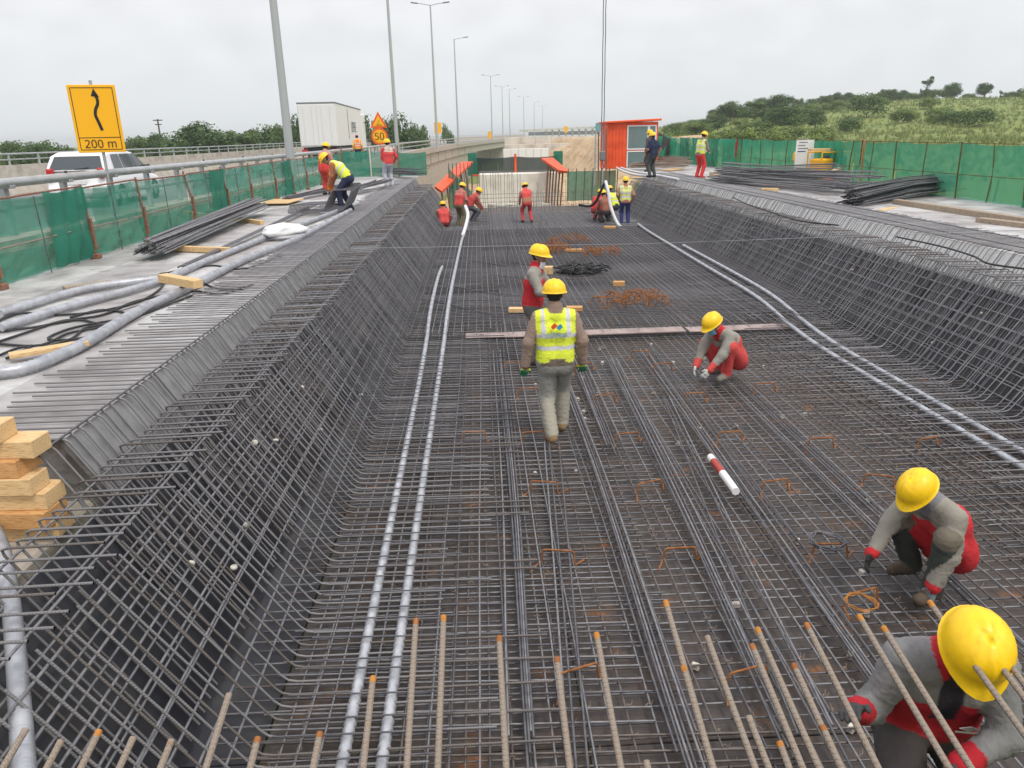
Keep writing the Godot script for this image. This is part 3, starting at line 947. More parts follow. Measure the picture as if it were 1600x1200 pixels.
# ---------- road on the neighbouring bridge
func edge_x(z: float) -> float:
	return -8.6 + pow(maxf(0.0, -z - 55.0), 2) / 2000.0
func road_y(z: float) -> float:
	return 1.6 + 0.004 * maxf(0.0, -z - 55.0)
func ribbon(x0: float, x1: float, dy: float, za: float, zb: float, n: int, m: Material) -> ArrayMesh:
	var b := MB.new()
	b.grid(1, n, func(u: float, v: float) -> Vector3:
		var z := lerpf(za, zb, v)
		return Vector3(edge_x(z) + lerpf(x0, x1, u), road_y(z) + dy, z), 9.0, 100.0)
	return b.mesh(m)
func sweep(prof: PackedVector2Array, za: float, zb: float, n: int, m: Material) -> ArrayMesh: # a closed section run along the road
	var b := MB.new()
	var mid := Vector2.ZERO
	for p in prof: mid += p / prof.size()
	for k in prof.size():
		var p := prof[k]
		var q := prof[(k + 1) % prof.size()]
		var hint := Vector3((p + q).x * 0.5 - mid.x, (p + q).y * 0.5 - mid.y, 0)
		for j in n:
			var z0 := lerpf(za, zb, float(j) / n)
			var z1 := lerpf(za, zb, float(j + 1) / n)
			b.quad(Vector3(edge_x(z0) + p.x, road_y(z0) + p.y, z0), Vector3(edge_x(z1) + p.x, road_y(z1) + p.y, z1), Vector3(edge_x(z1) + q.x, road_y(z1) + q.y, z1), Vector3(edge_x(z0) + q.x, road_y(z0) + q.y, z0), hint)
	for z in [za, zb]:
		var t := Geometry2D.triangulate_polygon(prof)
		for k in range(0, t.size(), 3):
			var o := Vector3(edge_x(z), road_y(z), z)
			b.tri(o + Vector3(prof[t[k]].x, prof[t[k]].y, 0), o + Vector3(prof[t[k + 1]].x, prof[t[k + 1]].y, 0), o + Vector3(prof[t[k + 2]].x, prof[t[k + 2]].y, 0), Vector3(0, 0, 1 if z == za else -1))
	return b.mesh(m)
func run(x: float, y: float, za: float, zb: float, n: int) -> Array:
	var o := []
	for k in n + 1:
		var z := lerpf(za, zb, float(k) / n)
		o.append(Vector3(edge_x(z) + x, road_y(z) + y, z))
	return o

func road() -> void:
	structure(put("road", ribbon(-8.9, -0.1, 0.0, 20, -330, 70, M.asphalt)))
	for e in [[-0.75, -0.6], [-8.3, -8.15]]:
		structure(put("edge_line", ribbon(e[0], e[1], 0.004, 20, -330, 70, M.paint)))
	for k in 16:
		var za := 6.0 - 12.0 * k
		structure(put("lane_dash", ribbon(-4.5, -4.36, 0.004, za, za - 4.5, 2, M.paint)))
	# the bridge that carries it
	var br := thing("road_bridge", "existing concrete road bridge with grey fascia and abutment wall", "bridge")
	put("deck", sweep(PackedVector2Array([Vector2(-9.3, -0.02), Vector2(-0.1, -0.02), Vector2(-0.1, -0.7), Vector2(-9.3, -0.7)]), 20, -240, 40, M.concrete), br)
	put("kerb_beam", sweep(PackedVector2Array([Vector2(-0.1, 0.14), Vector2(0.55, 0.14), Vector2(0.55, -0.62), Vector2(-0.1, -0.62)]), 20, -240, 40, M.concrete), br)
	put("girder", sweep(PackedVector2Array([Vector2(-0.3, -0.71), Vector2(0.25, -0.71), Vector2(0.25, -2.1), Vector2(-0.3, -2.1)]), 20, -240, 40, M.concrete), br)
	put("abutment_wall", sweep(PackedVector2Array([Vector2(-8.8, -2.11), Vector2(0.05, -2.11), Vector2(0.05, -9.5), Vector2(-8.8, -9.5)]), -58, -185, 20, M.concrete), br)
	put("pier", sweep(PackedVector2Array([Vector2(-8.0, -2.11), Vector2(0.1, -2.11), Vector2(0.1, -9.5), Vector2(-8.0, -9.5)]), -236, -240, 1, M.concrete), br)
	for k in 12:
		var z := -62.0 - 10.0 * k
		var b := MB.new()
		b.box(at(Vector3(edge_x(z) + 0.3, road_y(z) - 1.4, z)), Vector3(0.16, 1.36, 0.3), 0.01)
		put("girder_rib", b.mesh(M.concrete), br)
	# galvanised tube rail on the near edge
	var gr := thing("guard_rail", "thick galvanised tube rail on short posts along the near road edge", "guard rail")
	var b0 := MB.new()
	b0.tube(run(0.3, 1.06, 4, -150, 46), 0.085, 10)
	put("tube", b0.mesh(M.zinc), gr)
	var b1 := MB.new()
	b1.tube(run(0.2, 0.62, 4, -150, 46), 0.05, 8)
	put("lower_tube", b1.mesh(M.zinc), gr)
	var post := MB.new()
	post.box(at(Vector3(0, 0.5, 0)), Vector3(0.1, 0.86, 0.14), 0.008)
	post.box(at(Vector3(0.06, 0.93, 0)), Vector3(0.24, 0.06, 0.16), 0.008)
	var pm := post.mesh(M.zinc)
	for k in 44:
		var z := 2.0 - 2.0 * k
		put("post", pm, gr, at(Vector3(edge_x(z) + 0.2, road_y(z) + 0.06, z)))
	for k in 18:
		var z := -12.0 - 4.0 * k
		var r := MB.new()
		r.box(Transform3D.IDENTITY, Vector3(0.035, 0.045, 0.06), 0.006)
		put("reflector", r.mesh(M.black), gr, at(Vector3(edge_x(z) + 0.3, road_y(z) + 1.16, z)))
	# far barrier
	var fb := thing("concrete_barrier", "beige concrete barrier with steel hand rails along the far road edge", "barrier")
	put("wall", sweep(PackedVector2Array([Vector2(-9.2, -0.02), Vector2(-8.55, -0.02), Vector2(-8.7, 0.3), Vector2(-8.82, 1.02), Vector2(-9.08, 1.02)]), 10, -330, 70, M.concrete), fb)
	for e in [[1.42, 0.04], [1.22, 0.028]]:
		var b := MB.new()
		b.tube(run(-8.95, e[0], 8, -330, 70), e[1], 6)
		put("hand_rail", b.mesh(M.zinc), fb)
	var sp := MB.new()
	sp.box(at(Vector3(0, 0.2, 0)), Vector3(0.06, 0.42, 0.06))
	var spm := sp.mesh(M.zinc)
	for k in 60:
		var z := -16.0 - 2.0 * k
		put("rail_post", spm, fb, at(Vector3(edge_x(z) - 8.95, road_y(z) + 1.0, z)))
	# barrier blocks on the curve
	var blk := MB.new()
	blk.box(at(Vector3(0, 0.32, 0)), Vector3(0.4, 0.64, 1.6), 0.03)
	var bm := blk.mesh(M.concrete_pale)
	for k in 24:
		var z := -64.0 - 4.4 * k
		tag(put("barrier_block", bm, self, at(Vector3(edge_x(z) - 4.1, road_y(z), z))), "pale concrete block in the row dividing the distant road", "barrier block", "barrier blocks dividing the road")
	lamps()
	car()
	truck()
	signs()

func lamps() -> void:
	# [px x of the base, base px y, distance, arms: 0 unseen, 1 right only, 2 both]
	var row := [[455, 258, 33.0, 2], [620.5, 226, 75.0, 2], [683, 220, 110.0, 2], [716, 216, 148.0, 1], [769, 213, 228.0, 2], [786, 212, 277.0, 2], [797, 212, 294.0, 1], [819, 212, 353.0, 2], [835, 212, 410.0, 1], [848, 212, 470.0, 2]]
	var say := ["tall grey lamp mast rising beside the green fence", "tall grey lamp mast next to the speed limit sign", "two armed lamp mast beside the small yellow sign", "one armed lamp mast after the small yellow sign"]
	for k in row.size():
		var e: Array = row[k]
		var p := on_z(e[0], e[1], -e[2])
		p.y = road_y(p.z) if k < 4 else 1.4
		var t := thing("lamp_mast", say[k] if k < 4 else "thin distant lamp mast along the bending road", "lamp post", p, 0.0, "lamp masts along the road")
		var b := MB.new()
		b.tube([Vector3.ZERO, Vector3(0, 9, 0), Vector3(0, 18.2, 0)], [0.19, 0.14, 0.09], 12)
		put("mast", b.mesh(M.pole), t)
		var fl := MB.new()
		fl.lathe([Vector2(0.001, 0.0), Vector2(0.3, 0.0), Vector2(0.3, 0.05), Vector2(0.001, 0.05)], 12, Transform3D.IDENTITY)
		put("base_plate", fl.mesh(M.pole), t)
		for s in ([-1, 1] if e[3] == 2 else [1]):
			var a := MB.new()
			a.tube([Vector3(0, 18.1, 0), Vector3(s * 0.7, 18.25, 0), Vector3(s * 1.7, 18.4, 0)], 0.05, 6)
			var arm := put("arm", a.mesh(M.pole), t)
			var h := MB.new()
			h.box(Transform3D(Basis(Vector3.BACK, s * 0.12), Vector3(s * 2.1, 18.44, 0)), Vector3(0.95, 0.13, 0.34), 0.04)
			put("lamp_head", h.mesh(M.lamp), arm)

func car() -> void:
	var p := on_y(112, 288, 1.6)
	p = Vector3(-11.05, 1.6, -21.8)
	var t := thing("car", "white estate car with dark rear window driving on the road", "car", p, 0.06)
	# origin under the rear bumper, driving to -z
	var sec := [[0.05, 0.30, 0.55, 0.78], [-0.1, 0.22, 0.98, 0.84], [-0.7, 0.2, 1.0, 0.86], [-2.9, 0.2, 0.98, 0.86], [-3.6, 0.22, 0.86, 0.84], [-4.2, 0.3, 0.74, 0.78], [-4.35, 0.38, 0.62, 0.66]]
	var b := MB.new()
	b.grid(20, sec.size() * 3 - 3, func(u: float, v: float) -> Vector3:
		var g := v * (sec.size() - 1)
		var k := mini(int(g), sec.size() - 2)
		var f := g - k
		var q := []
		for e in 4: q.append(lerpf(sec[k][e], sec[k + 1][e], f))
		var a := PI * u - PI * 0.5
		var sx := signf(sin(a)) * pow(absf(sin(a)), 0.35)
		var cy := pow(absf(cos(a)), 0.35)
		return Vector3(sx * q[3], q[1] + (q[2] - q[1]) * cy, q[0]))
	for e in [sec[0], sec[-1]]:
		var poly := []
		for k in 21:
			var a := PI * k / 20.0 - PI * 0.5
			poly.append(Vector3(signf(sin(a)) * pow(absf(sin(a)), 0.35) * e[3], e[1] + (e[2] - e[1]) * pow(absf(cos(a)), 0.35), e[0]))
		for k in range(1, 19):
			b.tri(poly[0], poly[k], poly[k + 1], Vector3(0, 0, 1 if e == sec[0] else -1))
	b.quad(Vector3(-0.84, 0.25, 0), Vector3(0.84, 0.25, 0), Vector3(0.84, 0.25, -4.3), Vector3(-0.84, 0.25, -4.3), Vector3.DOWN)
	put("body", b.mesh(M.carpaint), t)
	var c := MB.new() # cabin: [z, half width at belt, half width at roof, roof height]
	var ca := [[-0.06, 0.84, 0.80, 1.0], [-0.18, 0.85, 0.77, 1.22], [-0.36, 0.855, 0.73, 1.44], [-0.6, 0.855, 0.72, 1.49], [-1.9, 0.855, 0.72, 1.5], [-2.5, 0.85, 0.71, 1.44], [-3.35, 0.82, 0.78, 0.93]]
	for k in ca.size() - 1:
		var e: Array = ca[k]
		var g: Array = ca[k + 1]
		for s in [-1.0, 1.0]:
			b = c
			b.quad(Vector3(s * e[1], 0.93, e[0]), Vector3(s * g[1], 0.93, g[0]), Vector3(s * g[2], g[3] - 0.05, g[0]), Vector3(s * e[2], maxf(e[3] - 0.05, 0.94), e[0]), Vector3(s, 0.2, 0))
			b.quad(Vector3(s * e[2], maxf(e[3] - 0.05, 0.94), e[0]), Vector3(s * g[2], g[3] - 0.05, g[0]), Vector3(s * (g[2] - 0.1), g[3], g[0]), Vector3(s * (e[2] - 0.1), e[3], e[0]), Vector3(s, 1, 0))
		b.quad(Vector3(-(e[2] - 0.1), e[3], e[0]), Vector3(e[2] - 0.1, e[3], e[0]), Vector3(g[2] - 0.1, g[3], g[0]), Vector3(-(g[2] - 0.1), g[3], g[0]), Vector3.UP)
	put("cabin", c.mesh(M.carpaint), t)
	var w := MB.new()
	w.quad(Vector3(-0.70, 1.05, -0.055), Vector3(0.70, 1.05, -0.055), Vector3(0.60, 1.38, -0.28), Vector3(-0.60, 1.38, -0.28), Vector3(0, 0.5, 1))
	put("rear_window", w.mesh(M.glass), t)
	for s in [-1.0, 1.0]:
		for wz in [[-0.5, -1.15], [-1.22, -2.0], [-2.07, -2.72]]:
			var g := MB.new()
			var zt: float = wz[1] + (0.32 if wz[1] < -2.5 else 0.0)
			g.quad(Vector3(s * 0.856, 0.98, wz[0]), Vector3(s * 0.856, 0.98, wz[1]), Vector3(s * 0.745, 1.41, zt), Vector3(s * 0.745, 1.41, wz[0] - (0.14 if wz[0] > -0.6 else 0.0)), Vector3(s, 0.3, 0))
			put("side_window", g.mesh(M.glass), t)
		var tl := MB.new()
		tl.box(Transform3D(Basis(Vector3.UP, s * 0.35), Vector3(s * 0.665, 0.93, -0.0)), Vector3(0.17, 0.28, 0.16), 0.03)
		put("tail_light", tl.mesh(M.red), t)
		var mi := MB.new()
		mi.box(at(Vector3(s * 0.95, 1.0, -2.6)), Vector3(0.2, 0.14, 0.1), 0.03)
		put("mirror", mi.mesh(M.black), t)
		for zz in [-0.75, -3.45]:
			var ty := MB.new()
			var xf := Transform3D(Basis(Vector3.BACK, PI / 2), Vector3(s * 0.77, 0.31, zz))
			ty.lathe([Vector2(0.19, -0.1), Vector2(0.29, -0.1), Vector2(0.31, -0.07), Vector2(0.31, 0.07), Vector2(0.29, 0.1), Vector2(0.19, 0.1)], 20, xf)
			var wh := put("wheel", ty.mesh(M.rubber), t)
			var ri := MB.new()
			ri.lathe([Vector2(0.001, -0.07), Vector2(0.19, -0.09), Vector2(0.19, 0.09), Vector2(0.001, 0.07)], 16, xf)
			put("rim", ri.mesh(M.zinc), wh)
	var pl := MB.new()
	pl.box(at(Vector3(0, 0.70, 0.07)), Vector3(0.5, 0.11, 0.02), 0.004)
	var plate := put("number_plate", pl.mesh(M.white), t)
	var bump_b := MB.new()
	bump_b.box(at(Vector3(0, 0.48, 0.03)), Vector3(1.55, 0.26, 0.2), 0.06)
	put("bumper", bump_b.mesh(M.carpaint), t)
	var hl := MB.new()
	hl.box(at(Vector3(0, 0.79, 0.055)), Vector3(0.6, 0.025, 0.03), 0.004)
	put("tailgate_handle", hl.mesh(M.black), t)
	var wp := MB.new()
	wp.tube([Vector3(-0.02, 1.04, -0.02), Vector3(0.34, 1.08, -0.05)], 0.012, 5)
	put("wiper", wp.mesh(M.black), t)

func lettering(s: String, h: float, m: Material, depth := 0.01) -> TextMesh:
	var t := TextMesh.new()
	t.text = s
	t.font_size = 64
	t.pixel_size = h / 46.0
	t.depth = depth
	t.curve_step = 4.0
	var f := SystemFont.new()
	f.font_names = PackedStringArray(["Droid Sans"])
	t.font = f
	t.material = m
	return t

func truck() -> void:
	var t := thing("articulated_truck", "white box trailer truck seen from behind on the road", "truck", Vector3(-10.65, 1.62, -53.5), 0.02)
	var b := MB.new()
	b.box(at(Vector3(0, 2.62, -6.8)), Vector3(2.5, 2.75, 13.5), 0.03)
	put("trailer_box", b.mesh(M.white), t)
	for s in [-1.0, 1.0]:
		var d := MB.new()
		d.box(at(Vector3(s * 0.6, 2.6, -0.035)), Vector3(1.17, 2.58, 0.04), 0.012)
		var door := put("rear_door", d.mesh(M.white), t)
		for q in [-0.28, 0.28]:
			var rod := MB.new()
			rod.tube([Vector3(s * 0.6 + q, 1.35, 0.0), Vector3(s * 0.6 + q, 3.85, 0.0)], 0.018, 6)
			put("lock_rod", rod.mesh(M.white), door)
		var li := MB.new()
		li.box(at(Vector3(s * 1.0, 1.0, -0.02)), Vector3(0.4, 0.14, 0.05), 0.01)
		put("tail_light", li.mesh(M.red), t)
	var rf := MB.new()
	rf.box(at(Vector3(0, 4.02, -6.8)), Vector3(2.56, 0.09, 13.56), 0.02)
	put("roof_rail", rf.mesh(M.grey), t)
	var ch := MB.new()
	ch.box(at(Vector3(0, 1.08, -6.8)), Vector3(2.2, 0.22, 13.2), 0.02)
	put("chassis", ch.mesh(M.black), t)
	var sd := MB.new()
	sd.box(at(Vector3(1.262, 2.75, -5.6)), Vector3(0.02, 2.1, 0.12))
	put("side_post", sd.mesh(M.grey), t)
	var x := put("side_lettering", lettering("LIPHE", 0.75, M.grey), t, Transform3D(Basis(Vector3.UP, PI / 2), Vector3(1.275, 2.55, -8.4)))
	x.scale.x = 1.0
	for s in [-1.0, 1.0]:
		for z in [-2.2, -3.5, -4.8, -13.2, -15.6]:
			var w := MB.new()
			w.lathe([Vector2(0.28, -0.16), Vector2(0.5, -0.16), Vector2(0.52, 0), Vector2(0.5, 0.16), Vector2(0.28, 0.16)], 16, Transform3D(Basis(Vector3.BACK, PI / 2), Vector3(s * 1.02, 0.52, z)))
			put("wheel", w.mesh(M.rubber), t)
		var mr := MB.new()
		mr.tube([Vector3(s * 1.2, 3.0, -15.6), Vector3(s * 1.5, 3.05, -15.6), Vector3(s * 1.55, 2.3, -15.6)], 0.06, 6)
		put("mirror", mr.mesh(M.black), t)
	var cab := MB.new()
	cab.box(at(Vector3(0, 2.2, -15.2)), Vector3(2.45, 3.1, 2.2), 0.12)
	put("cab", cab.mesh(M.white), t)

func signs() -> void:
	# yellow diversion sign on the rail
	var c := on_x(151, 186, -8.2)
	var w := 0.93
	var h := 1.38
	var t := thing("diversion_sign", "yellow road sign with a swerving black arrow above 200 m", "road sign", Vector3(c.x, road_y(c.z), c.z), 0.28)
	var cy := c.y - road_y(c.z)
	var b := MB.new()
	b.box(at(Vector3(0, cy, 0)), Vector3(w, h, 0.03), 0.008)
	put("board", b.mesh(M.sign), t)
	var po := MB.new()
	po.tube([Vector3(0, -0.1, -0.06), Vector3(0, cy + h * 0.5 + 0.09, -0.06)], 0.032, 10)
	put("post", po.mesh(M.zinc), t)
	var fr := MB.new()
	var iw := w * 0.5 - 0.06
	var ih := h * 0.5 - 0.06
	for s in [-1.0, 1.0]:
		fr.box(at(Vector3(s * iw, cy, 0.018)), Vector3(0.014, ih * 2.0, 0.004))
		fr.box(at(Vector3(0, cy + s * ih, 0.018)), Vector3(iw * 2.0 - 0.014, 0.014, 0.004))
	fr.box(at(Vector3(0, cy - h * 0.5 + 0.31, 0.018)), Vector3(iw * 2.0 - 0.014, 0.014, 0.004))
	put("border", fr.mesh(M.black), t)
	var ar := MB.new()
	var line := [Vector2(0.075, -0.315), Vector2(0.03, -0.14), Vector2(-0.005, 0.0), Vector2(0.02, 0.12), Vector2(0.075, 0.22), Vector2(0.085, 0.32), Vector2(0.06, 0.42)]
	var cv := Curve2D.new()
	for k in line.size():
		var tg: Vector2 = (line[mini(k + 1, 6)] - line[maxi(k - 1, 0)]) * 0.17
		cv.add_point(line[k], -tg, tg)
	var pts := cv.tessellate(3, 6)
	for k in pts.size() - 1:
		var a := pts[k]
		var e := pts[k + 1]
		var nn := (e - a).orthogonal().normalized() * 0.03
		var nb := (pts[mini(k + 2, pts.size() - 1)] - a).orthogonal().normalized() * 0.03
		var na := (e - pts[maxi(k - 1, 0)]).orthogonal().normalized() * 0.03
		ar.quad(Vector3(a.x - na.x, cy + 0.08 + a.y - na.y, 0.021), Vector3(a.x + na.x, cy + 0.08 + a.y + na.y, 0.021), Vector3(e.x + nb.x, cy + 0.08 + e.y + nb.y, 0.021), Vector3(e.x - nb.x, cy + 0.08 + e.y - nb.y, 0.021), Vector3(0, 0, 1))
	ar.tri(Vector3(-0.03, cy + 0.46, 0.021), Vector3(0.13, cy + 0.44, 0.021), Vector3(0.04, cy + 0.62, 0.021), Vector3(0, 0, 1))
	put("arrow", ar.mesh(M.black), t)
	put("distance_text", lettering("200 m", 0.165, M.black, 0.006), t, at(Vector3(0.0, cy - h * 0.5 + 0.18, 0.02)))
	# warning triangle over speed limit
	var q := on_z(592, 200, -58.0)
	var u := thing("speed_limit_sign", "orange speed limit sign reading 50 under a warning triangle", "road sign", Vector3(q.x, road_y(-58), -58.0), 0.0)
	var y0 := q.y - road_y(-58)
	var p2 := MB.new()
	p2.tube([Vector3(0, 0, -0.05), Vector3(0, y0 + 1.1, -0.05)], 0.04, 8)
	put("post", p2.mesh(M.zinc), u)
	var tr := MB.new()
	tr.prism(PackedVector2Array([Vector2(-0.62, 0.0), Vector2(0.62, 0.0), Vector2(0.0, 1.12)]), 0.03, at(Vector3(0, y0 + 0.02, 0)))
	var tri_o := put("warning_triangle", tr.mesh(M.sign_orange), u)
	var ti := MB.new()
	ti.prism(PackedVector2Array([Vector2(-0.42, 0.12), Vector2(0.42, 0.12), Vector2(0.0, 0.86)]), 0.006, at(Vector3(0, y0 + 0.02, 0.033)))
	put("inner_field", ti.mesh(M.sign), tri_o)
	var gl := MB.new()
	gl.beam(Vector3(-0.2, y0 + 0.22, 0.045), Vector3(0.24, y0 + 0.24, 0.045), 0.07, 0.01)
	gl.beam(Vector3(-0.08, y0 + 0.24, 0.045), Vector3(0.06, y0 + 0.55, 0.045), 0.08, 0.01)
	put("digging_figure", gl.mesh(M.black), tri_o)
	var di := MB.new()
	di.lathe([Vector2(0.001, 0), Vector2(0.6, 0), Vector2(0.6, 0.03), Vector2(0.001, 0.03)], 28, Transform3D(Basis(Vector3.RIGHT, PI / 2), Vector3(0, y0 - 0.58, 0)))
	var disc := put("speed_disc", di.mesh(M.sign_orange), u)
	var d2 := MB.new()
	d2.lathe([Vector2(0.001, 0), Vector2(0.46, 0), Vector2(0.46, 0.006), Vector2(0.001, 0.006)], 28, Transform3D(Basis(Vector3.RIGHT, PI / 2), Vector3(0, y0 - 0.58, 0.033)))
	put("inner_field", d2.mesh(M.sign), disc)
	put("speed_text", lettering("50", 0.5, M.black, 0.008), disc, at(Vector3(0, y0 - 0.58, 0.045)))
	for e in [[684, 200, 112.0, 1.0, 1.5, "small yellow sign board beside the two armed lamp mast"], [766, 211, 230.0, 1.4, 2.0, "tiny yellow sign board far along the road"], [884, 202, 330.0, 1.8, 2.4, "tiny yellow sign in front of the distant overpass"]]:
		var p := on_z(e[0], e[1], -e[2])
		var s := thing("road_sign", e[5], "road sign", Vector3(p.x, 1.8, p.z))
		var o := MB.new()
		o.box(at(Vector3(0, p.y - 1.8, 0)), Vector3(e[3], e[4], 0.05), 0.01)
		put("board", o.mesh(M.sign), s)
		var k := MB.new()
		k.tube([Vector3(0, 0, -0.08), Vector3(0, p.y - 1.8, -0.08)], 0.05, 6)
		put("post", k.mesh(M.zinc), s)

# ---------- helpers for site things
func slab4(b: MB, p: Array, o: Vector3) -> void: # four corners of a face and the offset to the other face
	var mid: Vector3 = (p[0] + p[1] + p[2] + p[3]) * 0.25
	b.quad(p[0], p[1], p[2], p[3], -o)
	b.quad(p[0] + o, p[1] + o, p[2] + o, p[3] + o, o)
	for q in 4:
		b.quad(p[q], p[(q + 1) % 4], p[(q + 1) % 4] + o, p[q] + o, (p[q] + p[(q + 1) % 4]) * 0.5 - mid)
func timber(label: String, a: Vector3, b: Vector3, w: float, h: float, m: Material = null, group := "", called := "timber_piece") -> void:
	var mb := MB.new()
	var l := a.distance_to(b)
	mb.box(Transform3D.IDENTITY, Vector3(w, h, l), 0.004)
	var z := (b - a).normalized()
	var x := Vector3.UP.cross(z).normalized()
	tag(put(called, mb.mesh(m if m else M.wood), self, Transform3D(Basis(x, z.cross(x), z), (a + b) * 0.5)), label, "timber", group)
func bundle(label: String, a: Vector3, b: Vector3, count: int, rr: float, br: float, m: Material, splay := 0.04, sag := 0.0, flat := 0.55) -> void:
	var t := thing("rebar_bundle", label, "rebar bundle", a)
	var d := b - a
	var side := d.cross(Vector3.UP).normalized()
	for k in count:
		var ang := rng.randf() * TAU
		var q := sqrt(rng.randf()) * rr
		var o := side * cos(ang) * q + Vector3.UP * (absf(sin(ang)) * q * flat * 2.0 * 0.5 + br)
		var e := d.normalized() * jig(0.12)
		var o2 := o + side * jig(splay) + Vector3.UP * rng.randf() * splay * 0.4
		put("bar", bar_mesh([o + e, (o + o2) * 0.5 + d * 0.5 - Vector3.UP * sag, o2 + d + d.normalized() * jig(0.15)], br, m, 6), t)
func wire(px: Array, y: float, r: float, m: Material, called: String, label: String, category: String) -> void:
	var cv := Curve3D.new()
	var pts := []
	for p in px: pts.append(on_y(p[0], p[1], y + (p[2] if p.size() > 2 else 0.0)))
	for k in pts.size():
		var t: Vector3 = (pts[mini(k + 1, pts.size() - 1)] - pts[maxi(k - 1, 0)]) * 0.17
		cv.add_point(pts[k], -t, t)
	cv.bake_interval = 0.06
	var b := MB.new()
	var l := cv.get_baked_length()
	var out := []
	var n := maxi(int(l / 0.07), 4)
	for k in n + 1: out.append(cv.sample_baked(l * k / n, true))
	b.tube(out, r, 7)
	tag(put(called, b.mesh(m)), label, category)

# ---------- beyond the trough
func background() -> void:
	# excavated earth between the bridges
	var d := MB.new()
	var nz := FastNoiseLite.new()
	nz.seed = 12
	nz.frequency = 0.09
	nz.fractal_octaves = 4
	d.grid(70, 80, func(u: float, v: float) -> Vector3:
		var z := lerpf(-36.0, -150.0, v)
		var x := lerpf(-6.5, 26.0, u) + (-z - 36.0) * 0.02
		var y := lerpf(-4.6, -1.4, smoothstep(-40.0, -85.0, z))
		y -= 5.0 * smoothstep(7.0, 1.0, x)
		y += smoothstep(9.5, 12.5, x + nz.get_noise_2d(0, z) * 3.0) * 2.2 * smoothstep(-70.0, -92.0, z)
		y += smoothstep(-90.0, -97.0, z + nz.get_noise_2d(x, 3) * 5.0) * 0.9
		y += smoothstep(12.0, 16.0, x + nz.get_noise_2d(x, z) * 2.0) * 2.4 * smoothstep(-60.0, -84.0, z)
		y += nz.get_noise_2d(x * 2.0, z * 2.0) * 0.45
		return Vector3(x, minf(y, 2.75 + nz.get_noise_2d(x, z) * 0.2), z))
	structure(put("earth_bank", d.mesh(M.dirt)))
	# pale walls stepping back
	for e in [[[788, 226], [915, 233], 112.0, M.concrete_pale, "retaining_wall", "long cream coloured retaining wall above the earth cutting", "wall"], [[786, 233], [857, 250], 88.0, M.white, "site_hoarding", "plain white hoarding standing in the earth cutting", "hoarding"], [[788, 215], [934, 223], 135.0, M.concrete_pale, "retaining_wall", "pale beige wall below the distant overpass", "wall"]]:
		var a := on_z(e[0][0], e[0][1], -e[2])
		var b := on_z(e[1][0], e[1][1], -e[2])
		var t := thing(e[4], e[5], e[6], Vector3(a.x, b.y - 1.0, -e[2]))
		var n := 6
		for k in n:
			var m := MB.new()
			m.box(at(Vector3((b.x - a.x) * (k + 0.5) / n, (a.y - b.y + 1.0) * 0.5, 0)), Vector3((b.x - a.x) / n - 0.03, a.y - b.y + 1.0, 0.4), 0.03)
			put("panel", m.mesh(e[3]), t)
	# distant overpass
	var pa := on_z(812, 206, -420.0)
	var pb := on_z(942, 200, -420.0)
	var o := thing("distant_overpass", "long low pale overpass on the horizon with dark openings", "bridge", Vector3(pa.x, 0, -420))
	var sl := (pb.y - pa.y) / (pb.x - pa.x)
	var w := pb.x - pa.x
	var dk := MB.new()
	dk.beam(Vector3(0, pa.y + 0.5, 0), Vector3(w, pb.y + 0.5, 0), 6.0, 1.0)
	put("deck", dk.mesh(M.concrete_pale), o)
	for k in 9:
		var pr := MB.new()
		var x := 14.0 + k * (w - 16.0) / 8.0
		pr.box(at(Vector3(x, pa.y + sl * x - 1.9, 0)), Vector3(0.9, 4.0, 1.2), 0.05)
		put("pier", pr.mesh(M.concrete_pale), o)
	var bk := MB.new()
	bk.box(at(Vector3(w * 0.55, pa.y - 1.1, -9.0)), Vector3(w * 0.86, 1.9, 3.0))
	put("back_wall", bk.mesh(M.grey), o)
	var tl := MB.new()
	tl.box(at(Vector3(w * 0.965, pb.y + 0.6, 4.0)), Vector3(6.0, 4.0, 0.3), 0.05)
	var s := thing("direction_sign", "teal direction sign board on the horizon beside the crane rope", "road sign", Vector3(pa.x, 0, -420))
	put("board", tl.mesh(plain(Color8(70, 150, 160), 0.6)), s)
	var tp := MB.new()
	tp.tube([Vector3(w * 0.965, -2, 4.0), Vector3(w * 0.965, pb.y, 4.0)], 0.15, 6)
	put("post", tp.mesh(M.zinc), s)
	var ut := on_z(246, 186, -140.0)
	var up := thing("utility_pole", "thin utility pole with a cross arm among the trees", "utility pole", Vector3(ut.x, 0, -140))
	var um := MB.new()
	um.tube([Vector3(0, -1, 0), Vector3(0, ut.y, 0)], [0.2, 0.12], 7)
	put("pole", um.mesh(M.bark), up)
	for k in 2:
		var ua := MB.new()
		ua.box(at(Vector3(0, ut.y - 0.2 - 0.7 * k, 0)), Vector3(1.6 - 0.5 * k, 0.16, 0.16))
		put("cross_arm", ua.mesh(M.bark), up)
	# the next bay: pier head, dark hoarding, orange side forms
	var z0 := -46.0
	var ta := on_z(748, 272, z0)
	var tb := on_z(872, 334, z0)
	var ph := thing("pier_head", "pale concrete pier head behind the standing bars", "concrete block", Vector3(ta.x, tb.y - 1.5, z0))
	var pw := tb.x - ta.x
	var hh := ta.y - tb.y + 1.5
	var mb := MB.new()
	mb.box(at(Vector3(pw * 0.5, hh * 0.5, -2.0)), Vector3(pw, hh, 4.0), 0.05)
	put("block", mb.mesh(M.concrete_white), ph)
	var lip := MB.new()
	lip.box(at(Vector3(pw * 0.5, 1.2, 0.5)), Vector3(pw + 0.6, 0.35, 1.0), 0.03)
	put("ledge", lip.mesh(M.concrete_white), ph)
	var ha := on_z(738, 246, z0 - 1.0)
	var hb := on_z(872, 270, z0 - 1.0)
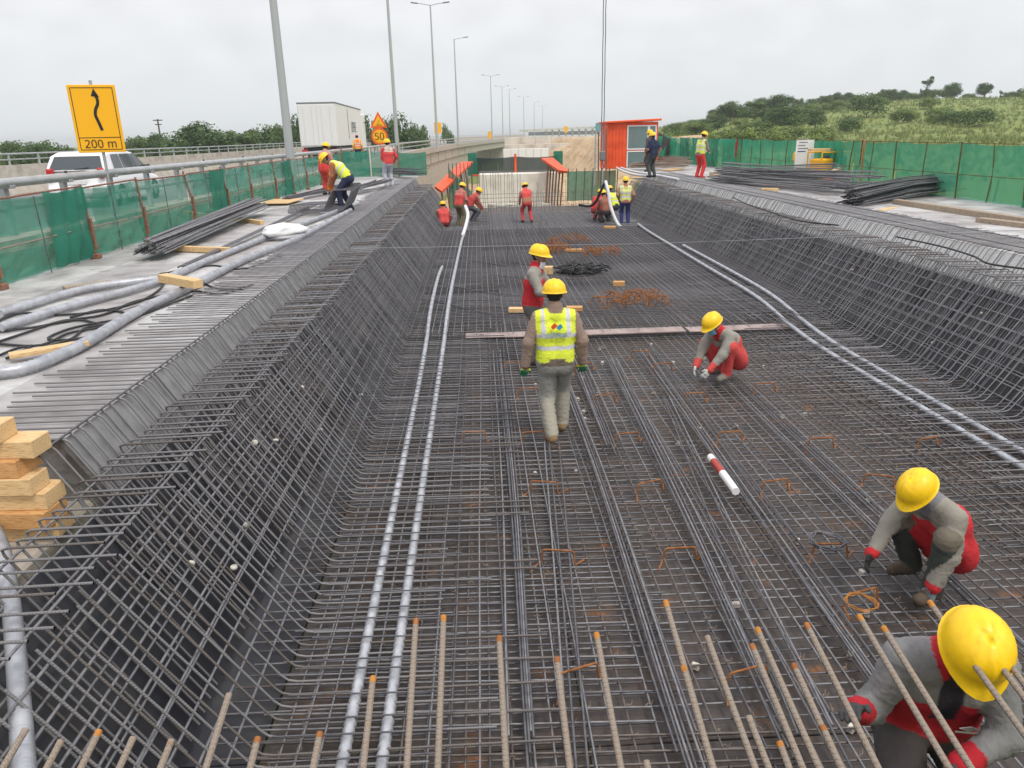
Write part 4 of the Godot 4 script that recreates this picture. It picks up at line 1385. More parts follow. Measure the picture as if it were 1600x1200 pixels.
	var hd := thing("dark_net_screen", "dark green netted screen with orange posts on the pier head", "screen", Vector3(ha.x, hb.y, z0 - 1.0))
	var hw := hb.x - ha.x
	var h2 := ha.y - hb.y
	var darknet := plain(Color8(42, 56, 54), 0.95)
	darknet.transparency = BaseMaterial3D.TRANSPARENCY_ALPHA
	darknet.albedo_color.a = 0.9
	for k in 2:
		var n := MB.new()
		n.grid(10, 4, func(u: float, v: float) -> Vector3: return Vector3(hw * (0.5 * k + 0.5 * u), h2 * (1.0 - v) - 0.08 * sin(PI * u) * (1.0 - v), 0.06 * sin(u * 9.0 + v * 3.0)))
		put("net", n.mesh(darknet), hd)
	for k in 3:
		var n := MB.new()
		n.box(at(Vector3(hw * 0.5 * k, h2 * 0.5 + 0.1, 0.06)), Vector3(0.13 if k == 1 else 0.55, h2 + (0.3 if k != 1 else 0.1), 0.1), 0.01)
		put("post" if k == 1 else "green_flap", n.mesh(M.orange if k == 1 else M.net1), hd)
	var rail := MB.new()
	rail.box(at(Vector3(hw * 0.5, -0.02, 0.2)), Vector3(hw * 1.02, 0.09, 0.12), 0.01)
	put("orange_rail", rail.mesh(M.orange), hd)
	var forms := [["orange steel side form sloping down from the pier head toward the road bridge", [[739, 252], [720, 253], [679, 291], [690, 299]], [-46.4, -46.4, -38.0, -38.0]], ["orange steel side form sloping down from the pier head toward the cabin", [[846, 247], [864, 246], [890, 268], [874, 266]], [-46.4, -46.4, -41.0, -41.0]]]
	for e in forms:
		var t := thing("side_form", e[0], "formwork")
		var p := []
		for k in 4: p.append(on_z(e[1][k][0], e[1][k][1], e[2][k]))
		for k in 4:
			var q := MB.new()
			var a: Vector3 = p[0].lerp(p[3], k / 4.0)
			var b: Vector3 = p[1].lerp(p[2], k / 4.0)
			var c: Vector3 = p[1].lerp(p[2], (k + 0.985) / 4.0)
			var dd: Vector3 = p[0].lerp(p[3], (k + 0.985) / 4.0)
			slab4(q, [a, b, c, dd], Vector3(0, -0.12, -0.05))
			put("panel", q.mesh(M.orange), t)
		for k in 6: # scaffold props underneath
			var q := MB.new()
			var a: Vector3 = p[0].lerp(p[3], (k + 0.5) / 6.0).lerp(p[1].lerp(p[2], (k + 0.5) / 6.0), 0.5)
			q.tube([a + Vector3(0, -0.1, 0), Vector3(a.x + 0.3 * signf(2.3 - a.x), -2.5, a.z)], 0.05, 6)
			put("prop", q.mesh(M.post), t)
	# green nets and clutter in the far bay
	for e in [[[700, 262], [738, 330], -41.0, "green safety net hanging beside the orange form near the road bridge"], [[886, 268], [962, 312], -40.0, "green safety net hanging in the far bay below the cabin"]]:
		var a := on_z(e[0][0], e[0][1], e[2])
		var b := on_z(e[1][0], e[1][1], e[2])
		var t := thing("safety_net", e[3], "safety net", Vector3(a.x, b.y, e[2]))
		var cut: bool = e[0][0] > 800
		var n := MB.new()
		n.grid(16, 6, func(u: float, v: float) -> Vector3: return Vector3((b.x - a.x) * u, (a.y - b.y) * (1.0 - v) * (1.0 - (0.55 * u if not cut else 0.0)), 0.1 * sin(u * 17.0)))
		put("net", n.mesh(M.net1), t)
		for k in 7:
			var q := MB.new()
			var x := (b.x - a.x) * k / 6.0
			q.tube([Vector3(x, 0, 0.15), Vector3(x + 0.05, (a.y - b.y) * 1.1, 0.15)], 0.025, 6)
			put("pole", q.mesh(M.bar_dark), t)
	for k in 7:
		var p := on_z(770 + 14 * k, 322 + (k % 2) * 4, -43.0 + 0.2 * k)
		var b := MB.new()
		b.box(Transform3D(Basis(Vector3.UP, jig(1.0)), p), Vector3(0.5, 0.25, 0.4), 0.02)
		tag(put("site_crate", b.mesh(M.grey if k % 2 else M.concrete_pale)), "small crate lying on the ledge of the far pier head", "crate", "crates on the pier ledge")
	cabin()
	crane()

func cabin() -> void:
	var base := on_y(948, 264, 1.56)
	var t := thing("site_cabin", "bright orange site cabin with white framed window", "cabin", base)
	var k := -base.z / 1165.0 * 1.03
	var w := 74.0 * k
	var h := 64.0 * k
	var b := MB.new()
	b.box(at(Vector3(w * 0.5, h * 0.5, -1.1)), Vector3(w, h, 2.2), 0.02)
	put("wall", b.mesh(M.orange), t)
	var r := MB.new()
	r.box(Transform3D(Basis(Vector3.BACK, 0.03), Vector3(w * 0.5, h + 0.06, -1.05)), Vector3(w + 0.25, 0.1, 2.5), 0.02)
	put("roof", r.mesh(M.orange), t)
	for j in 5: # ribs of the sheet wall
		var q := MB.new()
		q.box(at(Vector3(0.12 + j * 0.17, h * 0.5, 0.012)), Vector3(0.03, h * 0.96, 0.02))
		put("rib", q.mesh(M.orange), t)
	for win in [[0.39, 0.40, 0.42, 0.5], [0.83, 0.24, 0.42, 0.5], [0.39, 0.40, 0.03, 0.34]]:
		var x0: float = w * win[0]
		var ww: float = w * win[1] * 0.62
		if win[1] < 0.3: ww = w * 0.13
		var y0: float = h * win[2]
		var hh: float = h * win[3]
		var g := MB.new()
		g.box(at(Vector3(x0 + w * 0.21 if win[1] > 0.3 else x0 + w * 0.06, y0 + hh * 0.5, 0.012)), Vector3(w * 0.40 if win[1] > 0.3 else ww, hh, 0.02))
		var pane := put("window", g.mesh(plain(Color8(110, 130, 130), 0.1)), t)
		var fr := MB.new()
		var cx := x0 + w * 0.21 if win[1] > 0.3 else x0 + w * 0.06
		var hw := w * 0.20 if win[1] > 0.3 else ww * 0.5
		for s in [-1.0, 1.0]:
			fr.box(at(Vector3(cx + s * hw, y0 + hh * 0.5, 0.03)), Vector3(0.06, hh + 0.06, 0.04), 0.006)
			fr.box(at(Vector3(cx, y0 + hh * 0.5 + s * hh * 0.5, 0.03)), Vector3(hw * 2.0 - 0.06, 0.06, 0.04), 0.006)
		put("frame", fr.mesh(M.white), pane)
	var dm := MB.new()
	dm.box(at(Vector3(w * 0.55, h * 0.66, 0.028)), Vector3(0.12, h * 0.3, 0.01))
	put("window_stay", dm.mesh(M.grey), t)

func crane() -> void:
	var p := on_z(941, 250, -30.0)
	var t := thing("crane_rope", "pair of steel crane ropes hanging straight down with a hook block", "crane rope", Vector3(p.x, 1.4, -30.0))
	for s in [-0.045, 0.045]:
		var b := MB.new()
		var pts := []
		for k in 40: pts.append(Vector3(s + 0.006 * sin(k * 1.7), 1.2 + k * 0.35, 0))
		b.tube(pts, 0.017, 6)
		put("rope", b.mesh(plain(Color8(96, 100, 104), 0.6)), t)
	var hb := MB.new()
	hb.box(at(Vector3(0, 1.05, 0)), Vector3(0.2, 0.36, 0.14), 0.03)
	put("hook_block", hb.mesh(M.grey), t)
	var hk := MB.new()
	hk.tube([Vector3(0, 0.9, 0), Vector3(0, 0.75, 0), Vector3(0.07, 0.66, 0), Vector3(0.02, 0.58, 0), Vector3(-0.06, 0.62, 0)], 0.025, 8)
	put("hook", hk.mesh(M.red), t)
	# slim posts standing behind it
	for k in 4:
		var q := on_z(929 + 6.0 * k, 284, -35.0)
		var b := MB.new()
		b.tube([Vector3.ZERO, Vector3(jig(0.03), 2.35 + jig(0.25), 0)], 0.035, 7)
		tag(put("scaffold_tube", b.mesh(M.post if k % 2 else M.zinc), self, at(Vector3(q.x, 1.0, -35.0))), "upright scaffold tube beside the hanging crane ropes", "scaffold tube", "scaffold tubes by the crane ropes")

# ---------- green net fences
func net_panel(a: Vector3, b: Vector3, ya: float, yb: float, sd: float, f := 1.0) -> MB:
	var n := MB.new()
	var side := (b - a).cross(Vector3.UP).normalized()
	n.grid(14, 8, func(u: float, v: float) -> Vector3:
		var p := a.lerp(b, u)
		var sag := 0.05 * sin(PI * u) * (1.0 - v)
		p.y = lerpf(yb, ya, v) - sag + p.y
		return p + side * f * (0.035 * fold.get_noise_3d(u * 0.35 + sd, v * 0.2, sd) * 2.0 + 0.05 * sin(PI * u) * sin(PI * v) * sin(sd * 5.0) + 0.02 * sin(u * 21.0 + v * 4.0 + sd)))
	return n
func fences() -> void:
	var lf := thing("net_fence", "torn translucent green net fence with rusty posts along the road side", "fence")
	var z := -7.6
	var k := 0
	while z > -36.0:
		var a := Vector3(-6.38, yl(z), z)
		var l := 2.35 + 0.3 * sin(k * 2.3)
		var b := Vector3(-6.38, yl(z - l), z - l)
		put("net", net_panel(a, b, 0.03, 1.12, k * 1.37).mesh(M.net0), lf)
		if k % 5 != 3:
			put("net_overlap", net_panel(a.lerp(b, 0.08 * (k % 3)) + Vector3(0.05, 0, 0), b + Vector3(0.05, 0, 0), 0.75 - 0.12 * (k % 3), 1.14, k * 2.1 + 4.0).mesh(M.net0), lf)
		if k % 3 == 1:
			put("net_overlap", net_panel(a.lerp(b, 0.55) + Vector3(0.08, 0, 0), b + Vector3(0.08, 0, 0), 0.03, 1.15, k * 3.1 + 2.0).mesh(M.net1), lf)
		put("net_skirt", net_panel(a + Vector3(0.03, 0, 0), b + Vector3(0.03, 0, 0), 0.02, 0.45, k * 0.7 + 9.0).mesh(M.net0), lf)
		var p := MB.new()
		p.tube([Vector3(0, 0, 0), Vector3(0.0, 0.6, 0), Vector3(-0.04 + jig(0.05), 1.18, jig(0.08))], 0.02, 8)
		p.box(at(Vector3(0, 0.04, 0)), Vector3(0.14, 0.08, 0.14), 0.01)
		p.box(Transform3D(Basis(Vector3.RIGHT, 0.05), Vector3(0.03, 0.4, 0.0)), Vector3(0.03, 0.5, 0.06), 0.004)
		put("post", p.mesh(M.post), lf, at(a + Vector3(0.09, 0, 0)))
		var st := MB.new()
		st.tube([a.lerp(b, 0.5) + Vector3(0.06, 0, 0), a.lerp(b, 0.5) + Vector3(0.06, 1.1, 0.05)], 0.008, 5)
		put("stake", st.mesh(M.bar_dark), lf)
		for y in [0.5, 1.12]:
			var r := MB.new()
			r.tube([a + Vector3(0.06, y, 0), b + Vector3(0.06, y + jig(0.03), 0)], 0.011 if y < 1.0 else 0.016, 6)
			put("rail", r.mesh(M.bar_old if y < 1.0 else M.post), lf)
		z -= l
		k += 1
	var cf := thing("net_fence", "green net fence closing the far end of the road side wing", "fence")
	for j in 3:
		var a := Vector3(-6.3 + 1.3 * j, yl(-36), -36.6)
		var b := a + Vector3(1.3, 0, 0)
		put("net", net_panel(a, b, 0.02, 1.2 - 0.06 * j, j + 30.0).mesh(M.net0 if j == 1 else M.net1), cf)
		var p := MB.new()
		p.tube([Vector3.ZERO, Vector3(0, 1.4, 0)], 0.035, 7)
		put("post", p.mesh(M.concrete_pale if j == 1 else M.post), cf, at(a + Vector3(0, 0, 0.06)))
	var rf := thing("net_fence", "tall opaque green net fence along the hill side", "fence")
	z = -8.0
	k = 0
	while z > -47.0:
		var l := 2.6 + 0.35 * sin(k * 1.9)
		var a := Vector3(11.75, 1.52, z)
		var b := Vector3(11.75, 1.52, z - l)
		var top := 1.33 + 0.004 * (-z - 15.0)
		if true:
			put("net", net_panel(a, b, 0.0, top, k * 1.7 + 50.0, 1.0 + (1.5 if z < -30.0 else 0.0)).mesh(M.net2), rf)
		if k % 4 == 2 or z < -32.0:
			put("net_overlap", net_panel(a.lerp(b, 0.3) - Vector3(0.1, 0, 0), b - Vector3(0.1, 0, 0), 0.0, top + 0.02, k * 1.1 + 70.0, 2.0).mesh(M.net1 if k % 2 else M.net2), rf)
		for q in 2:
			var p := MB.new()
			p.tube([Vector3(jig(0.04), 0, 0), Vector3(jig(0.05), top * 0.5, jig(0.03)), Vector3(jig(0.04), top + 0.02, jig(0.05))], 0.013 if q else 0.018, 6)
			put("post", p.mesh(M.bamboo), rf, at(a.lerp(b, 0.5 * q) - Vector3(0.09, 0, 0)))
		for y in [0.62, top]:
			var r := MB.new()
			r.tube([a + Vector3(-0.09, y, 0), b + Vector3(-0.09, y, 0)], 0.009, 6)
			put("rail", r.mesh(M.bamboo), rf)
		z -= l
		k += 1
	var ef := thing("net_fence", "short green net closing the hill side fence beside the cabin", "fence")
	put("net", net_panel(Vector3(10.2, 1.5, -46.5), Vector3(11.7, 1.5, -47.0), 0.0, 1.6, 91.0, 3.0).mesh(M.net2), ef)
	var ep := MB.new()
	ep.tube([Vector3(10.2, 1.5, -46.45), Vector3(10.2, 3.1, -46.45)], 0.03, 7)
	put("post", ep.mesh(M.post), ef)

# ---------- the wings: boards either side and what lies on them
func wings() -> void:
	for side in [-1, 1]:
		var t := thing("wing_formwork", "grey plywood deck boards of the wing on the %s side" % ("road" if side < 0 else "hill"), "formwork")
		var za := -4.55 if side < 0 else -1.2
		var j := 0
		while za > (-36.0 if side < 0 else -46.0):
			var zb := za - 2.4
			for k in 4:
				var p := []
				for e in [[0, za], [0, zb - 0.0], [1, zb], [1, za]]:
					var zz: float = e[1] + (0.006 if e[1] == zb else 0.0)
					var y := (yl(zz) if side < 0 else yr(zz)) - 0.002 * ((j + k) % 2)
					var ridge := -1.8 - SLOPE * yl(zz) - 0.002 if side < 0 else 6.45 + SLOPE * yr(zz) + 0.002
					var far := -6.55 if side < 0 else 11.95
					p.append(Vector3(lerpf(ridge, far, (k + e[0] - (0.004 if e[0] == 1 else 0.0)) / 4.0), y, zz))
				var b := MB.new()
				slab4(b, p, Vector3(0, -0.02, 0))
				put("board", b.mesh([M.deck, M.deck_b, M.deck, M.deck_c][(j * 3 + k * 5 + side) & 3]), t)
			za = zb
			j += 1
	var ef := MB.new()
	slab4(ef, [Vector3(-2.72, 1.455, -4.6), Vector3(-6.5, 1.455, -4.6), Vector3(-6.5, 0.6, -4.6), Vector3(-2.3, 0.6, -4.6)], Vector3(0, 0, -0.03))
	tag(put("end_board", ef.mesh(M.haunch)), "grey upright board closing the wing behind the timber crib", "formwork")
	# ducts loose on the road side wing
	var dd := [["long pale duct lying nearest the fence on the road side wing", [[0, 490], [130, 452], [240, 436], [262, 432]], 0.05], ["long pale duct on the road side wing, second from the fence", [[0, 512], [110, 478], [240, 442], [330, 405], [440, 362], [505, 338], [560, 318]], 0.05], ["pale duct bending across the road side wing, nearest the trough", [[-30, 585], [40, 575], [100, 552], [140, 532], [220, 484], [300, 447], [390, 402], [470, 370], [548, 328]], 0.055]]
	for e in dd:
		var pts := []
		for p in e[1]:
			var q := on_y(p[0], p[1], 1.53)
			pts.append(on_y(p[0], p[1], yl(q.z) + 0.06))
		tag(put("steel_duct", corrugated(pts, e[2], 0.05, M.duct_b, 12)), e[0], "duct", "ducts lying on the road side wing")
	var rd := [[1245, 314], [1330, 330], [1400, 344], [1480, 363], [1560, 385], [1640, 410]]
	for s in 0:
		var pts := []
		for p in rd:
			pts.append(on_y(p[0], p[1] - 4.0 * s, yr(-14.0) + 0.07) + Vector3(0.2 * s, 0, 0))
		tag(put("steel_duct", corrugated(pts, 0.05, 0.1, M.duct_b, 10)), "corrugated duct tied along the hill side ridge, %s one" % ("trough side" if s == 0 else "fence side"), "duct", "ducts along the hill side ridge")
	for e in [[[[958, 258], [975, 268], [1000, 274], [1030, 274]], "white hose end lying before the orange cabin"], [[[970, 262], [990, 268], [1015, 272], [1060, 280]], "white hose running along the wing past the navy shirted man"]]:
		var pts := []
		for p in e[0]: pts.append(on_y(p[0], p[1], 1.62))
		tag(put("hose", corrugated(pts, 0.05, 0.08, M.hose)), e[1], "hose")
	# cables
	var cb := [[[[-20, 510], [30, 490], [90, 492], [150, 487], [220, 470], [255, 445], [248, 430], [262, 426]], "black cable curling past the timber block"], [[[-20, 540], [40, 520], [95, 502], [160, 492], [215, 470], [300, 455], [345, 460], [395, 445]], "black cable crossing both pale ducts"], [[[-20, 535], [60, 540], [110, 520], [180, 510], [130, 528], [75, 530], [105, 515], [150, 505], [185, 500]], "black cable coiled in loops between the ducts"], [[[262, 426], [330, 415], [380, 420], [440, 400]], "black cable end draped over the ducts"], [[[0, 555], [25, 545], [50, 540], [28, 552], [10, 560]], "short black cable loop at the wing's near end"], [[[280, 440], [310, 440], [345, 452], [390, 448]], "black cable bowed over the timber block"], [[[-20, 520], [50, 512], [120, 500], [170, 508], [200, 492], [160, 484], [110, 496]], "black cable tangled beside the coiled loops"], [[[60, 545], [110, 530], [135, 512], [180, 505], [230, 488], [300, 462]], "long black cable following the bent duct"]]
	for e in cb: wire(e[0], 1.5, 0.013, M.rubber, "cable", e[1], "cable")
	wire([[0, 516], [200, 482], [420, 398]], 1.49, 0.004, M.rubber, "cable", "thin dark wire stretched along the boards", "cable")
	wire([[1145, 308], [1165, 318], [1200, 330], [1250, 345], [1310, 352]], 1.585, 0.015, M.rubber, "cable", "dark cable wavering along the hill side ridge", "cable")
	wire([[1400, 370], [1470, 385], [1520, 400], [1545, 412], [1600, 420]], 1.59, 0.013, M.rubber, "cable", "dark cable near the ridge below the timber beams", "cable")
	# rebar bundles
	var y := 1.38
	bundle("thick bundle of cut bars on timber bearers by the green net", on_y(235, 398, 1.59) , on_y(402, 326, 1.67), 84, 0.25, 0.012, M.bar, 0.12, 0.0, 1.0)
	bundle("thin long bundle of bars between the ducts and the timber bearers", on_y(285, 418, 1.53), on_y(500, 318, 1.59), 12, 0.06, 0.01, M.bar_dark, 0.05)
	bundle("dark bundle of thin bars lying by the bending man", on_y(448, 312, 1.59), on_y(530, 296, 1.63), 20, 0.16, 0.012, M.bar_dark, 0.3)
	bundle("black heap of bars behind the grey trousered man", on_y(560, 268, 1.67), on_y(650, 276, 1.67), 30, 0.34, 0.014, M.bar_dark, 0.5)
	bundle("black heap of bars near the bending man's feet", on_y(552, 300, 1.63), on_y(600, 290, 1.63), 22, 0.25, 0.014, M.bar_dark, 0.4)
	bundle("big dark bundle of bars stacked before the hill side fence", on_y(1328, 323, 1.54), on_y(1482, 300, 1.58), 76, 0.34, 0.016, M.bar_dark, 0.2, -0.06, 1.3)
	bundle("loose heap of bent grey bars beside the fence on the hill side wing", on_y(1120, 283, 1.58), on_y(1345, 304, 1.58), 54, 0.46, 0.015, M.bar, 0.7, 0.0, 1.0)
	bundle("second loose layer of grey bars on the heap by the pink pipes", on_y(1128, 275, 1.83), on_y(1310, 290, 1.63), 34, 0.36, 0.015, M.bar, 0.6, 0.08, 1.2)
	bundle("brownish heap of bars before the cabin window", on_y(985, 262, 1.68), on_y(1075, 262, 1.68), 34, 0.4, 0.018, M.bar_old, 0.6)
	bundle("brown bars lying behind the navy shirted man", on_y(1000, 250, 1.88), on_y(1068, 254, 1.83), 20, 0.3, 0.018, M.bar_old, 0.5)
	# stirrup frames stacked by the bending man
	var sf := thing("stirrup_stack", "stack of bent rectangular stirrups standing at the bending man's feet", "rebar stack", on_y(505, 330, 1.57))
	for k in 16:
		var o := Vector3(-0.75 + 0.02 * k, 0.02, 0.5 - 0.055 * k)
		var h := 0.42
		put("stirrup", bar_mesh(bent([o, o + Vector3(0.75, 0, 0), o + Vector3(0.75, h * 0.4, -0.25), o + Vector3(0.0, h * 0.4, -0.25), o + Vector3(0, 0.01, 0)], 0.05), 0.011, M.bar_dark, 5), sf)
	for k in 14:
		var o := Vector3(0.05 + 0.012 * k, 0.02 + 0.01 * k, 0.3 - 0.05 * k)
		put("stirrup", bar_mesh(bent([o, o + Vector3(0.22, 0.48, -0.3), o + Vector3(0.7, 0.48, -0.3), o + Vector3(0.5, 0, 0), o + Vector3(0.01, 0, 0)], 0.05), 0.011, M.bar_dark, 5), sf)
	# timbers on the road side wing
	timber("pale timber bearer under the near end of the cut bars", on_y(272, 388, 1.55), on_y(358, 391, 1.55), 0.1, 0.09)
	timber("timber bearer under the middle of the cut bars by the net", on_y(288, 332, 1.55), on_y(410, 348, 1.55), 0.1, 0.09)
	timber("short timber block lying across a duct", on_y(254, 434, 1.67), on_y(310, 444, 1.65), 0.13, 0.1)
	timber("broken timber wedge propping the bent duct", on_y(14, 556, 1.54), on_y(138, 535, 1.55), 0.12, 0.04)
	timber("old splintered timber offcut lying on the bare boards", on_y(100, 451, 1.51), on_y(175, 441, 1.51), 0.14, 0.05, M.wood_old)
	timber("pale plywood offcut beside the fence behind the cut bars", on_y(425, 318, 1.59), on_y(452, 311, 1.59), 0.9, 0.03)
	# white sack
	var sk := MB.new()
	sk.grid(24, 12, func(u: float, v: float) -> Vector3:
		var a := TAU * u
		var e := PI * v - PI * 0.5
		var d := Vector3(cos(a) * cos(e), sin(e), sin(a) * cos(e))
		var nn := fold.get_noise_3d(d.x * 0.12, d.y * 0.12, d.z * 0.12)
		return Vector3(d.x * 0.4, maxf(d.y * 0.14, -0.07), d.z * 0.22) * (1.0 + 0.3 * nn) + Vector3(0, 0.07, 0))
	tag(put("sack", sk.mesh(M.sheet), self, at(on_y(442, 367, 1.59), 0.4)), "crumpled white sack lying on the ducts", "sack")
	# timber crib at the near left
	var say := ["lowest block of the timber crib at the wing's near end", "block second from the bottom of the timber crib", "block third from the bottom of the timber crib", "small upright block in the middle of the timber crib", "block second from the top of the timber crib, set back", "long pale block near the top of the timber crib", "topmost block of the timber crib"]
	var cr := [[0, 78, 809, 835], [-8, 80, 783, 808], [-4, 79, 752, 783], [-6, 66, 724, 752], [-20, 50, 700, 724], [-10, 74, 674, 700], [-26, 30, 652, 674]]
	var zc := -4.15
	var yb0 := on_z(78, 835, zc).y
	var hh := (on_z(78, 655, zc).y - yb0) / 7.0
	for k in 7:
		var xr := on_z(cr[k][1], 740, zc).x
		var yy := yb0 + hh * (k + 0.5)
		timber(say[k], Vector3(xr - 0.5, yy, zc - 0.02 - jig(0.03)), Vector3(xr, yy, zc + jig(0.04)), 0.2 + jig(0.03), hh - 0.001, [M.wood, M.wood_b, M.wood][k % 3], "", "crib_block")
	var cs := MB.new()
	cs.box(at(Vector3(-3.78, yb0 * 0.5 - 0.5, -3.6)), Vector3(2.3, yb0 + 0.998, 2.4), 0.02)
	put("cast_pier", cs.mesh(M.concrete)).set_meta("kind", "structure")
	# hill side clutter
	timber("long weathered timber beam lying along the hill side wing", on_y(1400, 316, 1.60), on_y(1640, 352, 1.60), 0.16, 0.14, M.wood_old, "", "timber_beam")
	timber("shorter weathered beam end beneath the long beam", on_y(1530, 345, 1.58), on_y(1640, 358, 1.58), 0.18, 0.12, M.wood_old, "", "timber_beam")
	timber("short loose board before the dark bar bundle", on_y(1374, 330, 1.55), on_y(1398, 325, 1.55), 0.16, 0.05)
	timber("tan timber block under the grey bar heap", on_y(1190, 298, 1.58), on_y(1216, 298, 1.58), 0.2, 0.14)
	timber("tan timber block beside the red trousered man", on_y(1112, 273, 1.62), on_y(1136, 272, 1.62), 0.35, 0.2)
	timber("tan board lying behind the navy shirted man", on_y(1040, 266, 1.63), on_y(1062, 264, 1.63), 0.5, 0.06)
	timber("slanting tan plank leaning on the yellow generator", on_y(1240, 290, 1.60), on_y(1312, 263, 2.08), 0.16, 0.05)
	timber("thin yellow batten lying on the hill side boards", on_y(1400, 348, 1.54), on_y(1450, 330, 1.54), 0.05, 0.02)
	var rnd := thing("slab_sheet", "white painted sheet lying before the hill side fence", "sheet", Vector3.ZERO)
	var wb := MB.new()
	slab4(wb, [on_y(1420, 311, 1.55), on_y(1510, 308, 1.55), on_y(1640, 336, 1.55), on_y(1560, 342, 1.55)], Vector3(0, -0.012, 0))
	put("sheet", wb.mesh(M.concrete_pale), rnd)
	for k in 3:
		var b := MB.new()
		var p: Vector3 = [on_y(1214, 274, 1.70), on_y(1216, 280, 1.66), on_y(1262, 288, 1.66)][k]
		var q: Vector3 = [on_y(1262, 279, 1.70), on_y(1260, 284, 1.66), on_y(1300, 281, 1.70)][k]
		b.tube([p, q], 0.09, 12, false)
		b.tube([q, p], 0.075, 12, false)
		tag(put("pipe", b.mesh(plain(Color8(190, 112, 96), 0.6))), ["salmon pink pipe lying before the white board", "second salmon pink pipe beside the bar heap", "salmon pink pipe with open end by the generator"][k], "pipe")
	# generator
	var gp := on_y(1290, 284, 1.58)
	var g := thing("generator", "yellow and black frame generator beside the hill side fence", "generator", gp, 0.3)
	var gb := MB.new()
	gb.box(at(Vector3(-0.25, 0.5, 0)), Vector3(0.5, 0.5, 0.6), 0.05)
	put("yellow_housing", gb.mesh(M.yellow), g)
	var ge := MB.new()
	ge.box(at(Vector3(0.3, 0.6, 0)), Vector3(0.55, 0.45, 0.55), 0.05)
	put("engine", ge.mesh(M.black), g)
	for sx in [-0.55, 0.65]:
		for sz in [-0.33, 0.33]:
			var q := MB.new()
			q.tube([Vector3(sx, 0, sz), Vector3(sx, 0.95, sz)], 0.025, 6)
			put("frame_leg", q.mesh(M.yellow), g)
	for sz in [-0.33, 0.33]:
		var q := MB.new()
		q.tube([Vector3(-0.55, 0.95, sz), Vector3(0.65, 0.95, sz)], 0.025, 6)
		put("frame_rail", q.mesh(M.yellow), g)
	timber("tan timber lying on top of the generator", gp + Vector3(-0.7, 1.03, 0.1), gp + Vector3(0.4, 1.03, -0.1), 0.2, 0.08)
	var bp := on_y(1262, 282, 1.58) + Vector3(0, 0, -0.5)
	var bd := thing("notice_board", "white notice board standing in the gap of the green fence", "notice board", bp)
	var nb := MB.new()
	nb.box(at(Vector3(0, 0.85, 0)), Vector3(0.62, 0.95, 0.04), 0.006)
	put("board", nb.mesh(M.white), bd)
	for k in 5:
		var ln := MB.new()
		ln.box(at(Vector3(-0.12 + 0.05 * (k % 2), 1.35 - 0.1 * k, 0.023)), Vector3(0.35 - 0.05 * (k % 3), 0.03, 0.004))
		put("print", ln.mesh(M.grey if k != 4 else plain(Color8(40, 50, 130), 0.6)), bd)
	for s in [-0.3, 0.3]:
		var lg := MB.new()
		lg.box(at(Vector3(s, 0.5, 0.05)), Vector3(0.05, 1.0, 0.04), 0.004)
		put("leg", lg.mesh(M.white), bd)
	var mo := on_y(1247, 272, 1.70)
	var pu := thing("hand_compactor", "yellow motor on a black hand compactor before the notice board", "machine", mo - Vector3(0, 0.12, 0))
	var pm := MB.new()
	pm.lathe([Vector2(0.001, 0.55), Vector2(0.2, 0.56), Vector2(0.24, 0.65), Vector2(0.24, 0.82), Vector2(0.18, 0.92), Vector2(0.001, 0.94)], 14, Transform3D.IDENTITY)
	put("motor", pm.mesh(M.yellow), pu)
	var pq := MB.new()
	pq.tube([Vector3(0, 0.05, 0), Vector3(0.05, 0.35, 0), Vector3(0, 0.6, 0)], [0.2, 0.16, 0.18], 12)
	put("bellows", pq.mesh(M.black), pu)
	var pf := MB.new()
	pf.box(at(Vector3(0.02, 0.03, 0)), Vector3(0.35, 0.06, 0.45), 0.02)
	put("foot", pf.mesh(M.red), pu)
	var hn := MB.new()
	hn.tube([Vector3(0.1, 0.6, 0), Vector3(0.4, 0.85, 0), Vector3(0.55, 0.9, 0)], 0.025, 7)
	put("handle", hn.mesh(M.black), pu)
	# tyre-like hose coil and bent posts by the fence
	var co := MB.new()
	var ring := []
	for k in 15: ring.append(Vector3(0.42 * cos(PI * k / 14.0), 0.75 * sin(PI * k / 14.0), 0))
	co.tube(ring, 0.03, 7)
	tag(put("hose_arch", co.mesh(M.rubber), self, at(on_y(1345, 288, 1.53), 0.5)), "black hose bent into an arch against the hill side fence", "hose")
	for e in [[[1552, 318], 0.55, "rusty short post standing before the fence by the white sheet"], [[1541, 318], 0.5, "thin leaning rusty stake beside the short post"]]:
		var b := MB.new()
		b.tube([Vector3.ZERO, Vector3(0.03, e[1], 0.02)], 0.025, 7)
		tag(put("stake", b.mesh(M.rust), self, at(on_y(e[0][0], e[0][1], 1.47))), e[2], "stake")
	var rh := MB.new()
	rh.tube(bent([Vector3(-0.45, 0, 0), Vector3(-0.42, 1.42, 0), Vector3(0.25, 1.46, 0), Vector3(0.3, 0.7, 0)], 0.18), 0.022, 8)
	tag(put("bent_pipe", rh.mesh(M.rust), self, at(on_y(1340, 296, 1.48), 1.2)), "rusty bent pipe arching over the hill side fence top", "pipe")
	var rg := MB.new()
	rg.grid(6, 8, func(u: float, v: float) -> Vector3: return Vector3((u - 0.5) * (0.24 - 0.1 * v), -0.75 * v, 0.03 * sin(u * 9.0 + v * 4.0)))
	tag(put("rag", rg.mesh(plain(Color8(150, 50, 46), 0.95)), self, at(Vector3(11.58, 2.9, -34.5), PI / 2)), "dark red rag hanging over the hill side fence", "rag")
	var dp := on_z(1032, 246, -47.0)
	var dr := MB.new()
	dr.prism(PackedVector2Array([Vector2(-1.4, 0), Vector2(1.5, 0), Vector2(1.5, 0.9), Vector2(-0.2, 1.75), Vector2(-1.4, 0.8)]), 1.2, at(Vector3(dp.x, 1.5, -48.0)))
